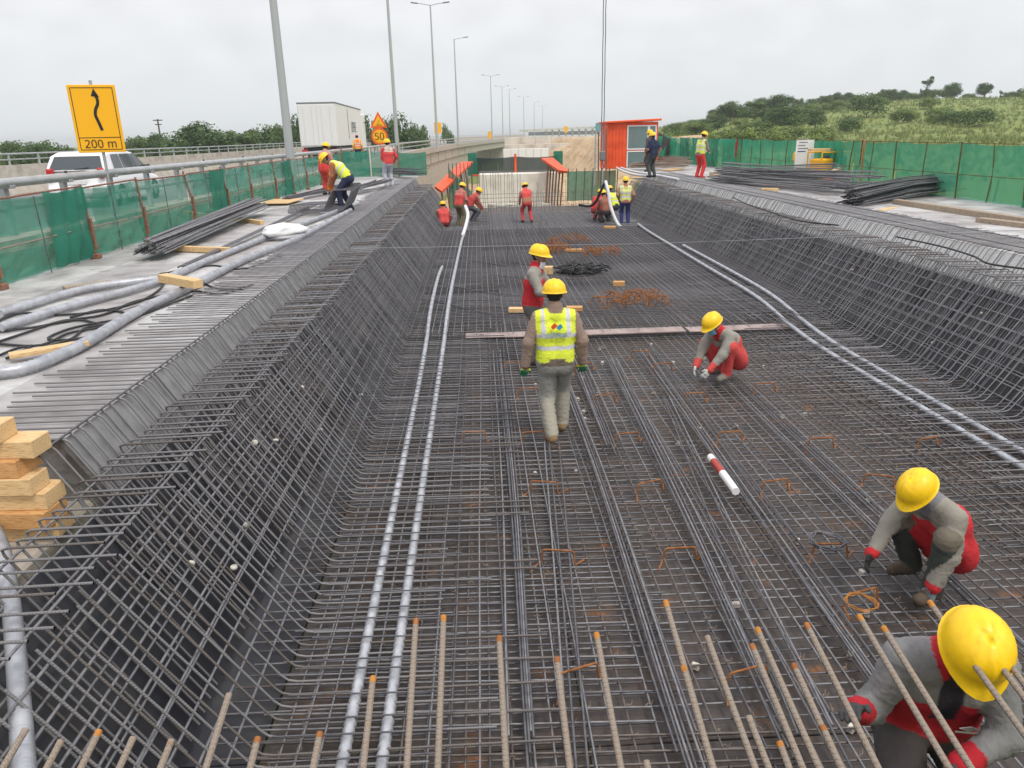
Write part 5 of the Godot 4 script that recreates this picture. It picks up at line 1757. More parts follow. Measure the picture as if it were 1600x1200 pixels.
	tag(put("dark_container", dr.mesh(plain(Color8(70, 68, 70), 0.7))), "dark grey pitched container behind the navy shirted man", "container")

# ---------- small things on the reinforcement
func details() -> void:
	var ch := [[835, 690], [980, 692], [1140, 690], [850, 770], [1015, 770], [1210, 768], [1372, 760], [872, 880], [1062, 876], [1296, 870], [905, 1068], [1165, 1070], [945, 630], [1085, 628], [1195, 612], [800, 578], [912, 580], [1035, 580], [742, 690], [1282, 700], [826, 620], [1345, 945], [1000, 560], [885, 560], [1450, 700]]
	var chair := bar_mesh(bent([Vector3(-0.2, 0, 0.12), Vector3(-0.13, 0.0, -0.02), Vector3(-0.12, 0.115, 0), Vector3(0.12, 0.115, 0), Vector3(0.13, 0.0, 0.02), Vector3(0.22, 0, -0.1)], 0.02), 0.0075, M.rust, 6)
	for e in ch:
		var p := on_y(e[0], e[1], 0.08)
		tag(put("bar_chair", chair, self, at(p, jig(0.35))), "rusty orange bent bar chair standing on the lower grid", "bar chair", "bar chairs on the floor grid")
	var blk := MB.new()
	blk.box(Transform3D.IDENTITY, Vector3(0.05, 0.045, 0.035), 0.006)
	var bm := blk.mesh(M.concrete_pale)
	for k in 46:
		var p := Vector3(rng.randf_range(0.4, 4.6), 0.024, -rng.randf_range(3.0, 11.5))
		tag(put("spacer_block", bm, self, at(p, rng.randf() * TAU)), "small whitish concrete spacer block among the floor bars", "spacer block", "spacer blocks among the floor bars")
	# ranging pole
	var a := on_y(1110, 714, 0.21)
	var b := on_y(1150, 768, 0.21)
	var rp := thing("ranging_pole", "short white and red striped pole lying on the floor bars", "pole", a)
	for k in 3:
		var t := MB.new()
		t.tube([(b - a) * [0.0, 0.14, 0.5][k], (b - a) * [0.14, 0.5, 1.0][k]], 0.036, 12)
		put("red_band" if k == 1 else "white_band", t.mesh(plain(Color8(170, 62, 52), 0.5) if k == 1 else M.sheet), rp)
	# rust piles and offcuts on the raised grid
	var piles := [[895, 378, 18, 0.6, "flat pile of rusty chairs beyond the bareheaded gap in the raised grid"], [862, 394, 34, 0.36, "pile of rusty bent bars behind the helmeted pair"], [938, 397, 26, 0.4, "small heap of rusty wire beside the black cables"], [985, 475, 34, 0.62, "scattered heap of rusty chairs on the raised grid before the strip"]]
	for e in piles:
		var p := on_y(e[0], e[1], 0.33)
		var t := thing("rusty_bar_heap", e[4].replace("the bareheaded gap in ", ""), "rusty bar heap", p)
		for k in e[2]:
			var o := Vector3(jig(e[3]), 0, jig(e[3] * 0.8))
			o.y = maxf(0.0, 0.16 - o.length() * 0.12) * rng.randf() + 0.01
			put("bent_bar", chair, t, Transform3D(Basis(Vector3.UP, rng.randf() * TAU) * Basis(Vector3.RIGHT, jig(1.4)), o))
	var bc := thing("cable_heap", "tangle of black cables and cloth on the raised grid", "cable heap", on_y(905, 424, 0.33))
	for k in 12:
		var pts := []
		var o := Vector3(jig(0.5), 0.03, jig(0.4))
		for q in 8: pts.append(o + Vector3(jig(0.35), rng.randf() * 0.12, jig(0.3)))
		put("cable", bar_mesh(bent(pts, 0.03), 0.016, M.rubber, 6), bc)
	var bag := MB.new()
	bag.grid(18, 10, func(u: float, v: float) -> Vector3:
		var a2 := TAU * u
		var e2 := PI * v - PI * 0.5
		var d := Vector3(cos(a2) * cos(e2), sin(e2), sin(a2) * cos(e2))
		return Vector3(d.x * 0.45, d.y * 0.1, d.z * 0.3) * (1.0 + 0.5 * fold.get_noise_3d(d.x * 0.2, d.y * 0.2, d.z * 0.2)))
	put("dark_cloth", bag.mesh(plain(Color8(54, 58, 56), 0.95)), bc)
	timber("short pale timber offcut before the black cables", on_y(958, 443, 0.36), on_y(976, 443, 0.36), 0.14, 0.09, M.wood_b)
	timber("pale timber lying behind the rusty piles", on_y(884, 391, 0.36), on_y(912, 391, 0.36), 0.14, 0.07, M.wood_b)
	timber("timber plank behind the walking man's left elbow", on_y(795, 484, 0.36), on_y(830, 484, 0.36), 0.16, 0.07)
	timber("pale timber behind the walking man's right shoulder", on_y(885, 482, 0.36), on_y(910, 482, 0.36), 0.16, 0.07, M.wood_b)
	timber("timber pieces stacked behind the helmeted pair", on_y(846, 422, 0.4), on_y(864, 422, 0.4), 0.2, 0.16)
	timber("pale timber near the blue trousered man's feet", on_y(944, 355, 0.35), on_y(962, 355, 0.35), 0.2, 0.07, M.wood_b)
	# level string
	var s := MB.new()
	s.tube([on_x(548, 388, -2.2), on_z(1000, 381, -14.6), on_x(1640, 358, 7.7)], 0.004, 5)
	tag(put("string_line", s.mesh(plain(Color8(170, 172, 176), 0.6))), "thin pale string stretched across the trough", "string")
	# row of hooks on the hill side web
	for k in 9:
		var p := on_x(1052 + k * 22.0, 356.0 + absf(k - 4.0) * 0.5, 6.2)
		var h := bar_mesh(bent([Vector3(0, -0.5, 0), Vector3(0, 0, 0), Vector3(-0.16, 0.03, 0), Vector3(-0.16, -0.2, 0)], 0.03), 0.009, M.bar, 6)
		tag(put("hooked_tie", h, self, at(Vector3(p.x, p.y, p.z), jig(0.6))), "hooked tie bar standing out of the hill side web cage", "tie bar", "hooked ties on the hill side web")
	# long loose pieces leaning over the road side web
	for e in [[[428, 545], [600, 372]], [[520, 452], [690, 385]]]:
		pass
	# tie wire coil
	var wpts := []
	for k in 60:
		var an := k * 0.55
		wpts.append(Vector3((0.10 + jig(0.02)) * cos(an), 0.02 + jig(0.012), (0.10 + jig(0.02)) * sin(an)))
	var w := MB.new()
	w.tube(wpts, 0.003, 4)
	tag(put("wire_coil", w.mesh(M.rust_tip), self, at(on_y(1345, 945, 0.2))), "small coil of rusty tie wire on the floor bars", "wire")
	var w2 := MB.new()
	w2.tube(wpts, 0.006, 4)
	tag(put("wire_coil", w2.mesh(M.bar_dark), self, Transform3D(Basis(Vector3.UP, 0.5).scaled(Vector3.ONE * 1.3), on_y(1292, 850, 0.2))), "coil of dark tie wire by the squatting worker's hand", "wire")

# ---------- people: one skinned surface each, meshed from tapered bones
func splat(bones: Array, cs: float, kk: float, paint: Callable, mb: MB, wrinkle: float) -> void:
	var lo := Vector3.INF
	var hi := -Vector3.INF
	for b in bones:
		var r := maxf(b[2], b[3])
		lo = lo.min(b[0] - Vector3.ONE * r).min(b[1] - Vector3.ONE * r)
		hi = hi.max(b[0] + Vector3.ONE * r).max(b[1] + Vector3.ONE * r)
	lo -= Vector3.ONE * cs * 3.0
	hi += Vector3.ONE * cs * 3.0
	var nx := int((hi.x - lo.x) / cs) + 2
	var ny := int((hi.y - lo.y) / cs) + 2
	var nz := int((hi.z - lo.z) / cs) + 2
	var f := PackedFloat32Array()
	f.resize(nx * ny * nz)
	f.fill(1.0)
	var raw := f.duplicate()
	var own := PackedByteArray()
	own.resize(nx * ny * nz)
	for bi in bones.size():
		var a: Vector3 = bones[bi][0]
		var e: Vector3 = bones[bi][1]
		var ra: float = bones[bi][2]
		var rb: float = bones[bi][3]
		var ba := e - a
		var l2 := maxf(ba.length_squared(), 1e-9)
		var pad := maxf(ra, rb) + kk + cs * 2.0
		var p0 := ((a.min(e) - Vector3.ONE * pad - lo) / cs).floor()
		var p1 := ((a.max(e) + Vector3.ONE * pad - lo) / cs).ceil()
		var x0 := maxi(int(p0.x), 0)
		var y0 := maxi(int(p0.y), 0)
		var z0 := maxi(int(p0.z), 0)
		var x1 := mini(int(p1.x), nx - 1)
		var y1 := mini(int(p1.y), ny - 1)
		var z1 := mini(int(p1.z), nz - 1)
		for z in range(z0, z1 + 1):
			for y in range(y0, y1 + 1):
				var i := x0 + nx * (y + ny * z)
				var pa := lo + Vector3(x0, y, z) * cs - a
				for x in range(x0, x1 + 1):
					var t := clampf(pa.dot(ba) / l2, 0.0, 1.0)
					var d := (pa - ba * t).length() - (ra + (rb - ra) * t)
					if d < raw[i]:
						raw[i] = d
						own[i] = bi
					var g := f[i]
					if d - g < kk:
						var h := clampf(0.5 + 0.5 * (g - d) / kk, 0.0, 1.0)
						f[i] = g + (d - g) * h - kk * h * (1.0 - h)
					i += 1
					pa.x += cs
	var cell := PackedInt32Array()
	cell.resize(nx * ny * nz)
	cell.fill(-1)
	var off := [0, 1, nx, nx + 1, nx * ny, nx * ny + 1, nx * ny + nx, nx * ny + nx + 1]
	var ed := [[0, 1], [2, 3], [4, 5], [6, 7], [0, 2], [1, 3], [4, 6], [5, 7], [0, 4], [1, 5], [2, 6], [3, 7]]
	var co := [Vector3(0, 0, 0), Vector3(1, 0, 0), Vector3(0, 1, 0), Vector3(1, 1, 0), Vector3(0, 0, 1), Vector3(1, 0, 1), Vector3(0, 1, 1), Vector3(1, 1, 1)]
	var far := cs * 2.0
	var w := [0.0, 0.0, 0.0, 0.0, 0.0, 0.0, 0.0, 0.0]
	for z in nz - 1:
		for y in ny - 1:
			var i := nx * (y + ny * z) - 1
			for x in nx - 1:
				i += 1
				var f0 := f[i]
				if f0 > far or f0 < -far: continue
				var neg := 0
				for k in 8:
					w[k] = f[i + off[k]]
					if w[k] < 0.0: neg += 1
				if neg == 0 or neg == 8: continue
				var s := Vector3.ZERO
				var n := 0
				for e in ed:
					var u: float = w[e[0]]
					var v: float = w[e[1]]
					if (u < 0.0) != (v < 0.0):
						s += co[e[0]].lerp(co[e[1]], u / (u - v))
						n += 1
				var p := lo + (Vector3(x, y, z) + s / n) * cs
				var gr := Vector3(w[1] + w[3] + w[5] + w[7] - w[0] - w[2] - w[4] - w[6], w[2] + w[3] + w[6] + w[7] - w[0] - w[1] - w[4] - w[5], w[4] + w[5] + w[6] + w[7] - w[0] - w[1] - w[2] - w[3]).normalized()
				var b := own[i]
				if wrinkle > 0.0 and bones[b][4] != 7:
					var bd: Vector3 = (bones[b][1] - bones[b][0]).normalized()
					var pq := p * 0.8 + bd * p.dot(bd) * 1.3
					p += gr * ((0.45 - absf(fold.get_noise_3dv(pq))) * 1.1 + 0.5 * fold.get_noise_3dv(p * 0.5)) * wrinkle
				mb.col = paint.call(bones[b], p)
				cell[i] = mb.vert(p, gr, Vector2(p.x, p.y))
	for z in range(1, nz - 1):
		for y in range(1, ny - 1):
			for x in range(1, nx - 1):
				var i := x + nx * (y + ny * z)
				var f0 := f[i]
				if f0 > far or f0 < -far: continue
				var ins := f0 < 0.0
				for ax in 3:
					var st: int = [1, nx, nx * ny][ax]
					if (f[i + st] < 0.0) == ins: continue
					var da: int = [nx, nx * ny, 1][ax]
					var db: int = [nx * ny, 1, nx][ax]
					var c0 := cell[i - da - db]
					var c1 := cell[i - db]
					var c2 := cell[i]
					var c3 := cell[i - da]
					if c0 < 0 or c1 < 0 or c2 < 0 or c3 < 0: continue
					if ins: mb.i.append_array([c0, c2, c1, c0, c3, c2])
					else: mb.i.append_array([c0, c1, c2, c0, c2, c3])

func knee(a: Vector3, t: Vector3, l1: float, l2: float, pole: Vector3) -> Vector3:
	var d := t - a
	var l := minf(d.length(), l1 + l2 - 0.004)
	var u := d.normalized()
	var c := (l1 * l1 + l * l - l2 * l2) / (2.0 * l)
	var h := sqrt(maxf(l1 * l1 - c * c, 0.0))
	var p := (pole - u * pole.dot(u)).normalized()
	return a + u * c + p * h

var helmet_mesh: ArrayMesh
func make_helmet() -> void:
	var b := MB.new()
	var n := 28
	b.grid(n, 12, func(u: float, v: float) -> Vector3:
		var a := TAU * u
		var fx := sin(a)
		var fz := -cos(a)
		var front := maxf(0.0, cos(a))
		if v > 0.75: # brim
			var e := (v - 0.75) / 0.25
			var o := 1.0 + 0.05 * e + 0.30 * e * pow(front, 1.6)
			return Vector3(fx * 0.128 * (1.0 + 0.09 * e), -0.004 - 0.012 * e - 0.016 * e * front, fz * 0.15 * o)
		var p := v / 0.75 * PI * 0.5
		var y := cos(p) * 0.125
		var q := pow(sin(p), 0.85)
		var x := fx * 0.128 * q
		if absf(x) < 0.018: y += 0.009 * sin(p) * (0.4 + 0.6 * cos(p)) + 0.004
		elif absf(x) > 0.05 and absf(x) < 0.066: y += 0.004
		return Vector3(x, y, fz * 0.15 * q))
	helmet_mesh = b.mesh(M.helmet)

var pose := {}
func lc(r: int, g: int, b: int) -> Color:
	return Color8(r, g, b).srgb_to_linear()

func person(P: Dictionary) -> Node3D:
	var near: bool = P.get("near", false)
	var cs: float = P.get("cell", 0.024)
	var t := thing("person", P.label, "person", P.at, P.get("turn", 0.0))
	t.scale = Vector3.ONE * float(P.get("h", 1.68)) / 1.74
	var pel: Vector3 = P.get("pel", Vector3(0, 0.95, 0))
	var lean := deg_to_rad(P.get("lean", 4.0))
	var U := (Basis(Vector3.BACK, deg_to_rad(P.get("side", 0.0))) * Basis(Vector3.RIGHT, -lean) * Vector3.UP).normalized()
	var R := (Basis(Vector3.UP, deg_to_rad(P.get("twist", 0.0))) * Vector3.RIGHT)
	R = (R - U * R.dot(U)).normalized()
	var F := U.cross(R)
	var um := (Vector3.UP * 0.35 + U * 0.65).normalized()
	var chest := pel + um * 0.27
	var neck := chest + U * 0.23
	var hb := Basis(Vector3.UP, deg_to_rad(P.get("head", [8, 0])[1])) * Basis(Vector3.RIGHT, -deg_to_rad(P.get("head", [8, 0])[0]))
	var HU := hb * Vector3.UP
	var HF := hb * Vector3.FORWARD
	var HR := hb * Vector3.RIGHT
	var hc := neck + (U + HU).normalized() * 0.10 + HU * 0.06 + HF * 0.02
	var C: Dictionary = P.wear
	var bulk: float = P.get("bulk", 1.05)
	var bones := []
	# id: 0 hips 1 torso 2 shoulder yoke 3 upper arm 4 forearm 5 hand 6 collar 7 skin/head 10 thigh 11 shin 12 shoe
	for s in [-1.0, 1.0]:
		bones.append([pel + R * s * 0.075 - um * 0.03, chest + R * s * 0.085, 0.118 * bulk, 0.122 * bulk, 1])
		bones.append([pel + R * s * 0.07 - um * 0.1, pel + R * s * 0.07, 0.115 * bulk, 0.12 * bulk, 0])
		bones.append([chest + R * s * 0.085, chest + U * 0.12 + R * s * 0.10, 0.122 * bulk, 0.098, 1])
	bones.append([chest - R * 0.13 + U * 0.155, chest + R * 0.13 + U * 0.155, 0.078, 0.078, 2])
	bones.append([neck - U * 0.05, neck + U * 0.025, 0.094, 0.08, 6])
	bones.append([neck, hc - HU * 0.05, 0.058, 0.056, 7])
	var hands := []
	for s in [-1.0, 1.0]:
		var sh: Vector3 = chest + U * 0.15 + R * s * 0.19
		var key := "hl" if s < 0 else "hr"
		var tg: Vector3 = P.get(key, Vector3(s * 0.28, 0.86, -0.05))
		if tg.distance_to(sh) > 0.535: tg = sh + (tg - sh).normalized() * 0.535
		var pole: Vector3 = P.get("el" if s < 0 else "er", Vector3(s * 0.6, -0.4, 0.7))
		var el := knee(sh, tg, 0.285, 0.255, pole)
		bones.append([sh, el, 0.07 * bulk, 0.056, 3])
		bones.append([el, tg, 0.056, 0.045, 4])
		hands.append([tg, (tg - el).normalized(), s])
		var hp: Vector3 = pel + R * s * 0.095 - um * 0.06
		var ft: Vector3 = P.get("fl" if s < 0 else "fr", Vector3(s * 0.12, 0, 0))
		var an := ft + Vector3(0, 0.1, 0)
		if an.distance_to(hp) > 0.835: an = hp + (an - hp).normalized() * 0.835
		var kn := knee(hp, an, 0.43, 0.415, P.get("kl" if s < 0 else "kr", Vector3(s * 0.12, 0, -1)))
		bones.append([hp, kn, 0.1 * bulk, 0.074, 10])
		bones.append([kn, an, 0.078, 0.066, 11])
		var fd := Basis(Vector3.UP, -s * deg_to_rad(P.get("toe", 10.0))) * Vector3.FORWARD
		var heel: float = P.get("heel", 0.0)
		bones.append([an + Vector3(0, -0.055, 0) - fd * 0.035, an + Vector3(0, -0.062 - heel, 0) + fd * 0.15, 0.05, 0.043, 12])
	var vest = C.get("vest")
	var silver := Color(0.62, 0.62, 0.66)
	var paint := func(b: Array, p: Vector3) -> Color:
		var id: int = b[4]
		var q := p - pel
		var y := q.dot(U)
		var x := absf(q.dot(R))
		if id == 7: return C.get("skin", Color(0.42, 0.23, 0.15))
		if vest != null and (id == 1 or id == 2 or (id == 0 and y > -0.015) or (id == 6 and y < 0.47) or (id == 3 and x < 0.215 and y > 0.3)):
			if absf(y - 0.235) < 0.022 or absf(y - 0.105) < 0.022: return silver
			if y > 0.235 and x > 0.115 and x < 0.16: return silver
			return vest
		if C.has("open") and (id == 1 or id == 2 or id == 6) and q.dot(F) > 0.03 and x < 0.05 and y > 0.16: return C.open
		if id == 1 or id == 2: return C.top if y > C.get("split", 0.3) else C.get("low", C.top)
		if id == 0: return C.get("low", C.top) if y > -0.1 else C.leg
		if id == 6: return C.get("collar", C.top)
		var a: Vector3 = b[0]
		var e: Vector3 = b[1]
		var k := clampf((p - a).dot(e - a) / (e - a).length_squared(), 0.0, 1.0)
		if id == 3: return C.get("sleeve", C.top)
		if id == 4: return C.get("cuff", C.get("sleeve", C.top)) if k > C.get("cuff_at", 0.72) else C.get("sleeve2", C.get("sleeve", C.top))
		if id == 10: return C.get("knee", C.leg) if k > 0.8 else C.leg
		if id == 11: return C.get("knee", C.leg) if k < 0.12 else C.get("shin", C.leg)
		if id == 12: return C.get("shoe", Color(0.09, 0.07, 0.055))
		return C.top
	var mb := MB.new()
	splat(bones, cs, 0.04, paint, mb, 0.021 if near else 0.012)
	pose = {pel = pel, U = U, R = R, F = F, chest = chest}
	# head
	var hair: Color = C.get("hair", Color(0.015, 0.012, 0.01))
	var skin: Color = C.get("skin", Color(0.42, 0.23, 0.15))
	var hbones := [[hc + HU * 0.025 - HF * 0.03, hc + HU * 0.03 + HF * 0.02, 0.088, 0.084, 7], [hc + HF * 0.03 - HU * 0.02, hc + HF * 0.045 - HU * 0.088, 0.068, 0.042, 7], [hc + HF * 0.085 + HU * 0.0, hc + HF * 0.106 - HU * 0.034, 0.013, 0.018, 7], [hc - HU * 0.05 - HF * 0.02, neck, 0.06, 0.06, 7]]
	for s in [-1.0, 1.0]:
		hbones.append([hc + HR * s * 0.084 - HF * 0.012 + HU * 0.012, hc + HR * s * 0.086 - HF * 0.005 - HU * 0.022, 0.02, 0.014, 7])
		hbones.append([hc + HR * s * 0.035 + HF * 0.07 + HU * 0.022, hc + HR * s * 0.012 + HF * 0.078 + HU * 0.02, 0.017, 0.017, 7])
	var hp2 := func(_b: Array, p: Vector3) -> Color:
		var q := p - hc
		var y := q.dot(HU)
		var z := q.dot(HF)
		var x := absf(q.dot(HR))
		if z < -0.005 and y > -0.065 and x < 0.1 and not (x > 0.082 and y < 0.02): return hair
		if y > 0.055: return hair
		if z > 0.07 and absf(y - 0.003) < 0.009 and x > 0.018 and x < 0.046: return Color(0.03, 0.02, 0.018)
		if z > 0.065 and absf(y + 0.066) < 0.007 and x < 0.026: return Color(0.3, 0.11, 0.09)
		return skin
	splat(hbones, 0.0085 if near else 0.016, 0.02, hp2, mb, 0.0)
	# hands
	for h in hands:
		var W: Vector3 = h[0]
		var D: Vector3 = h[1]
		var s: float = h[2]
		var S := D.cross(F).normalized()
		if S.length() < 0.1: S = R
		if S.dot(R) * s > 0: S = -S # thumb side points inward
		var N := D.cross(S) * (1.0 if D.cross(S).dot(R) * s < 0 else -1.0)
		var fr := 0.0105 if near else 0.0125
		var hbn := [[W - D * 0.015, W + D * 0.03, 0.034, 0.03, 5]]
		for q in [-0.024, 0.0, 0.024]:
			hbn.append([W + D * 0.03 + S * q * 0.8, W + D * 0.085 + S * q, 0.019, 0.016, 5])
		for q in 4:
			var o := S * (0.033 - 0.022 * q)
			var l: float = [0.036, 0.041, 0.038, 0.03][q]
			var a := W + D * 0.092 + o
			var m := a + (D * 0.92 + N * 0.35).normalized() * l
			var e := m + (D * 0.6 + N * 0.8).normalized() * l * 0.9
			hbn.append([a - D * 0.02, m, fr, fr, 5])
			hbn.append([m, e, fr, fr * 0.88, 5])
		var ta := W + D * 0.035 + S * 0.03
		hbn.append([ta, ta + (D * 0.6 + S * 0.75).normalized() * 0.035, 0.014, 0.012, 5])
		hbn.append([ta + (D * 0.6 + S * 0.75).normalized() * 0.035, ta + (D * 0.6 + S * 0.75).normalized() * 0.035 + (D * 0.85 + S * 0.2 + N * 0.4).normalized() * 0.032, 0.012, 0.0105, 5])
		var gl: Color = C.get("glove", skin) if s < 0 or not C.has("glove_r") else C.glove_r
		var gp := func(_b: Array, p: Vector3) -> Color:
			if C.has("palm_tip") and (p - W).dot(D) > 0.06: return C.palm_tip
			return gl
		splat(hbn, 0.0065 if near else 0.0115, 0.009, gp, mb, 0.0)
	put("body", mb.mesh(M.cloth, true), t)
	var hat: String = P.get("hat", "helmet")
	if hat == "helmet":
		var hx := Transform3D(Basis(HR, HU, -HF) * Basis(Vector3.RIGHT, deg_to_rad(P.get("tip", 6.0))), hc + HU * 0.045 - HF * 0.008)
		var he := put("helmet", helmet_mesh, t, hx)
		if near:
			var st := MB.new()
			st.grid(10, 1, func(u: float, v: float) -> Vector3:
				var a := PI * (u - 0.5) * 1.1
				return hc + HR * sin(a) * 0.088 - HU * (0.02 + 0.085 * cos(a)) + HF * (0.02 + 0.014 * v), 1.0, 1.0)
			put("chin_strap", st.mesh(M.grey), t)
	elif hat == "cap":
		var cp := MB.new()
		cp.lathe([Vector2(0.105, -0.01), Vector2(0.103, 0.04), Vector2(0.075, 0.085), Vector2(0.001, 0.1)], 16, Transform3D(Basis(HR, HU, -HF), hc + HU * 0.03))
		cp.box(Transform3D(Basis(HR, HU, -HF), hc + HU * 0.025 + HF * 0.13), Vector3(0.13, 0.012, 0.1), 0.005)
		put("cap", cp.mesh(plain(Color8(190, 40, 70), 0.8)), t)
	if P.has("mask"):
		var mk := MB.new()
		var dn: float = P.get("mask_drop", 0.0)
		mk.grid(12, 8, func(u: float, v: float) -> Vector3:
			var a := (u - 0.5) * 2.3
			var y := lerpf(-0.012, -0.112, v) - dn
			var r := 0.084 - 0.012 * absf(v - 0.4)
			return hc + HR * sin(a) * r * 0.95 + HF * (0.022 + cos(a) * (r + 0.012 * (1.0 - absf(v - 0.3)))) + HU * y)
		put("face_mask", mk.mesh(plain(P.mask, 0.9)), t)
	return t

func workers() -> void:
	make_helmet()
	var red := lc(196, 44, 52)
	var red2 := lc(210, 80, 76)  # washed-out red for far workers: distance haze put into the colour
	var grey := lc(150, 146, 138)
	var skin := Color(0.40, 0.21, 0.135)
	var lime := Color(0.74, 0.84, 0.06)
	var navy := lc(38, 44, 74)
	# 1 walking man with the vest
	var w1 := person({label = "person in a lime vest and grey trousers walking away on the floor bars", at = on_y(868, 681, 0.12), turn = 0.02, near = true, cell = 0.0115, h = 1.69, lean = 6.0, head = [10, -4], pel = Vector3(0, 0.945, 0),
		hl = Vector3(-0.33, 0.84, -0.02), hr = Vector3(0.31, 0.85, -0.06), el = Vector3(-0.7, -0.2, 0.6), er = Vector3(0.7, -0.2, 0.6), fl = Vector3(-0.06, 0.0, 0.14), fr = Vector3(0.10, 0.0, -0.2), bulk = 1.03,
		wear = {vest = lime, top = lc(140, 118, 106), low = lc(118, 106, 92), sleeve = lc(150, 128, 116), leg = lc(154, 154, 148), shin = lc(166, 162, 148), shoe = lc(150, 124, 90), glove = lc(206, 214, 90), palm_tip = lc(44, 116, 80), skin = skin}})
	vest_print(w1)
	# 2 man behind him
	person({label = "person in grey and red jacket with orange gloves standing behind the walking man", at = on_y(834, 566, 0.12), turn = -1.85, near = true, cell = 0.013, lean = 7.0, head = [14, -6], hl = Vector3(-0.1, 1.12, -0.36), hr = Vector3(0.14, 1.08, -0.36), el = Vector3(-0.8, -0.5, 0.3), er = Vector3(0.8, -0.5, 0.3), mask = Color8(222, 226, 230), mask_drop = 0.05,
		wear = {top = grey, low = red, split = 0.33, sleeve = grey, cuff = grey, collar = red, leg = lc(110, 108, 104), shoe = lc(70, 62, 54), glove = lc(240, 110, 20), skin = skin}})
	# 3 masked worker crouching
	person({label = "person with a blue face mask crouching in red and grey workwear", at = on_y(1128, 588, 0.12), turn = PI / 2 + 0.45, near = true, cell = 0.013, h = 1.64, pel = Vector3(0.0, 0.29, 0.18), lean = 46.0, head = [36, 0], tip = 4.0,
		hl = Vector3(-0.18, 0.10, -0.50), hr = Vector3(0.14, 0.08, -0.42), el = Vector3(-0.7, 0.2, 0.4), er = Vector3(0.7, 0.2, 0.4), fl = Vector3(-0.14, 0, -0.06), fr = Vector3(0.14, 0, 0.06), kl = Vector3(-0.35, 0.5, -1), kr = Vector3(0.35, 0.5, -1), mask = Color8(120, 190, 220),
		wear = {top = grey, low = red2, split = 0.27, sleeve = grey, cuff = red2, cuff_at = 0.6, collar = red, leg = red2, knee = red2, shoe = lc(128, 124, 116), glove = lc(206, 206, 200), skin = skin}})
	# 4 squatting worker on the right
	var w4 := person({label = "person with grey sleeves and red back squatting to tie the floor bars", at = on_y(1446, 912, 0.12), turn = PI / 2 + 0.3, near = true, cell = 0.0115, h = 1.64, pel = Vector3(0.02, 0.30, 0.18), lean = 40.0, head = [46, 4], tip = 2.0,
		hl = Vector3(-0.22, 0.07, -0.20), hr = Vector3(0.16, 0.24, -0.42), el = Vector3(-0.7, 0.1, 0.5), er = Vector3(0.7, 0.0, 0.4), fl = Vector3(-0.16, 0, -0.12), fr = Vector3(0.17, 0, 0.02), kl = Vector3(-0.35, 0.6, -1), kr = Vector3(0.3, 0.6, -1),
		wear = {top = lc(146, 142, 132), low = red, split = 0.36, sleeve = lc(146, 142, 132), cuff = red, cuff_at = 0.9, collar = lc(130, 128, 134), leg = red, knee = lc(116, 108, 96), shin = lc(60, 66, 60), shoe = lc(88, 76, 62), glove = lc(110, 124, 130), glove_r = lc(40, 40, 42), skin = skin}})
	back_print(w4)
	# 5 foreground worker
	var h5 := on_z(1532, 1010, -2.28)
	var f5 := Vector3(-0.2, 0, 0.98)
	var g5 := Vector3(h5.x, 0.19, h5.z) - f5 * 0.34
	var t5 := PI - 0.2
	var inv := Transform3D(Basis(Vector3.UP, t5), g5).affine_inverse()
	var arm := inv * on_y(1335, 1104, 1.06)
	var ot := inv * on_y(1500, 1195, 0.85)
	var w5 := person({label = "person in grey and red jacket bending behind the rusty starter bars", at = g5, turn = t5, near = true, cell = 0.0115, h = 1.7, pel = Vector3(0, 0.60, 0.0), lean = 27.0, head = [44, 0], tip = 0.0, hr = arm, hl = ot, er = Vector3(0.4, -0.9, -0.1), el = Vector3(-0.9, -0.2, 0.3), fl = Vector3(-0.2, 0, 0.05), fr = Vector3(0.2, 0, -0.1),
		wear = {open = lc(44, 40, 52), top = lc(128, 126, 126), low = lc(178, 30, 46), split = 0.3, sleeve = lc(128, 128, 128), cuff = lc(178, 30, 46), cuff_at = 0.6, collar = lc(178, 30, 46), leg = lc(70, 66, 64), shoe = lc(60, 54, 48), glove = lc(70, 70, 70), skin = skin}})
	shirt_front(w5)
	# far group on the raised grid, reds paled to paint in haze
	person({label = "person in a pale lime vest and blue trousers standing near the hanging hose", at = on_y(976, 352, 0.08), turn = -0.1, lean = 3.0, cell = 0.026, hl = Vector3(-0.22, 0.95, -0.15), hr = Vector3(0.25, 0.9, -0.05), wear = {vest = Color(0.72, 0.74, 0.24), top = lc(190, 120, 100), sleeve = skin, cuff = skin, leg = lc(52, 58, 112), shoe = lc(40, 40, 40), skin = skin}})
	person({label = "person in all red workwear leaning over the standing bars", at = on_y(823, 347, 0.08), turn = 0.15, h = 1.62, lean = 36.0, pel = Vector3(0, 0.86, 0.1), head = [34, 0], cell = 0.026, hl = Vector3(-0.2, 0.75, -0.45), hr = Vector3(0.2, 0.75, -0.45), fl = Vector3(-0.16, 0, 0), fr = Vector3(0.18, 0, 0.1), wear = {top = red2, low = lc(160, 120, 90), split = 0.08, sleeve = lc(200, 150, 140), leg = lc(196, 74, 76), shoe = lc(60, 60, 60), skin = skin}})
	person({label = "person in a pinkish red jacket squatting with back turned by the road side web", at = on_y(694, 358, 0.08), turn = 0.1, h = 1.6, pel = Vector3(0, 0.32, 0.14), lean = 30.0, head = [20, 0], cell = 0.026, hl = Vector3(-0.2, 0.35, -0.4), hr = Vector3(0.2, 0.35, -0.4), kl = Vector3(-0.5, 0.4, -1), kr = Vector3(0.5, 0.4, -1), wear = {top = red2, low = red2, sleeve = lc(210, 110, 104), leg = lc(120, 40, 44), shoe = lc(50, 44, 44), skin = skin}})
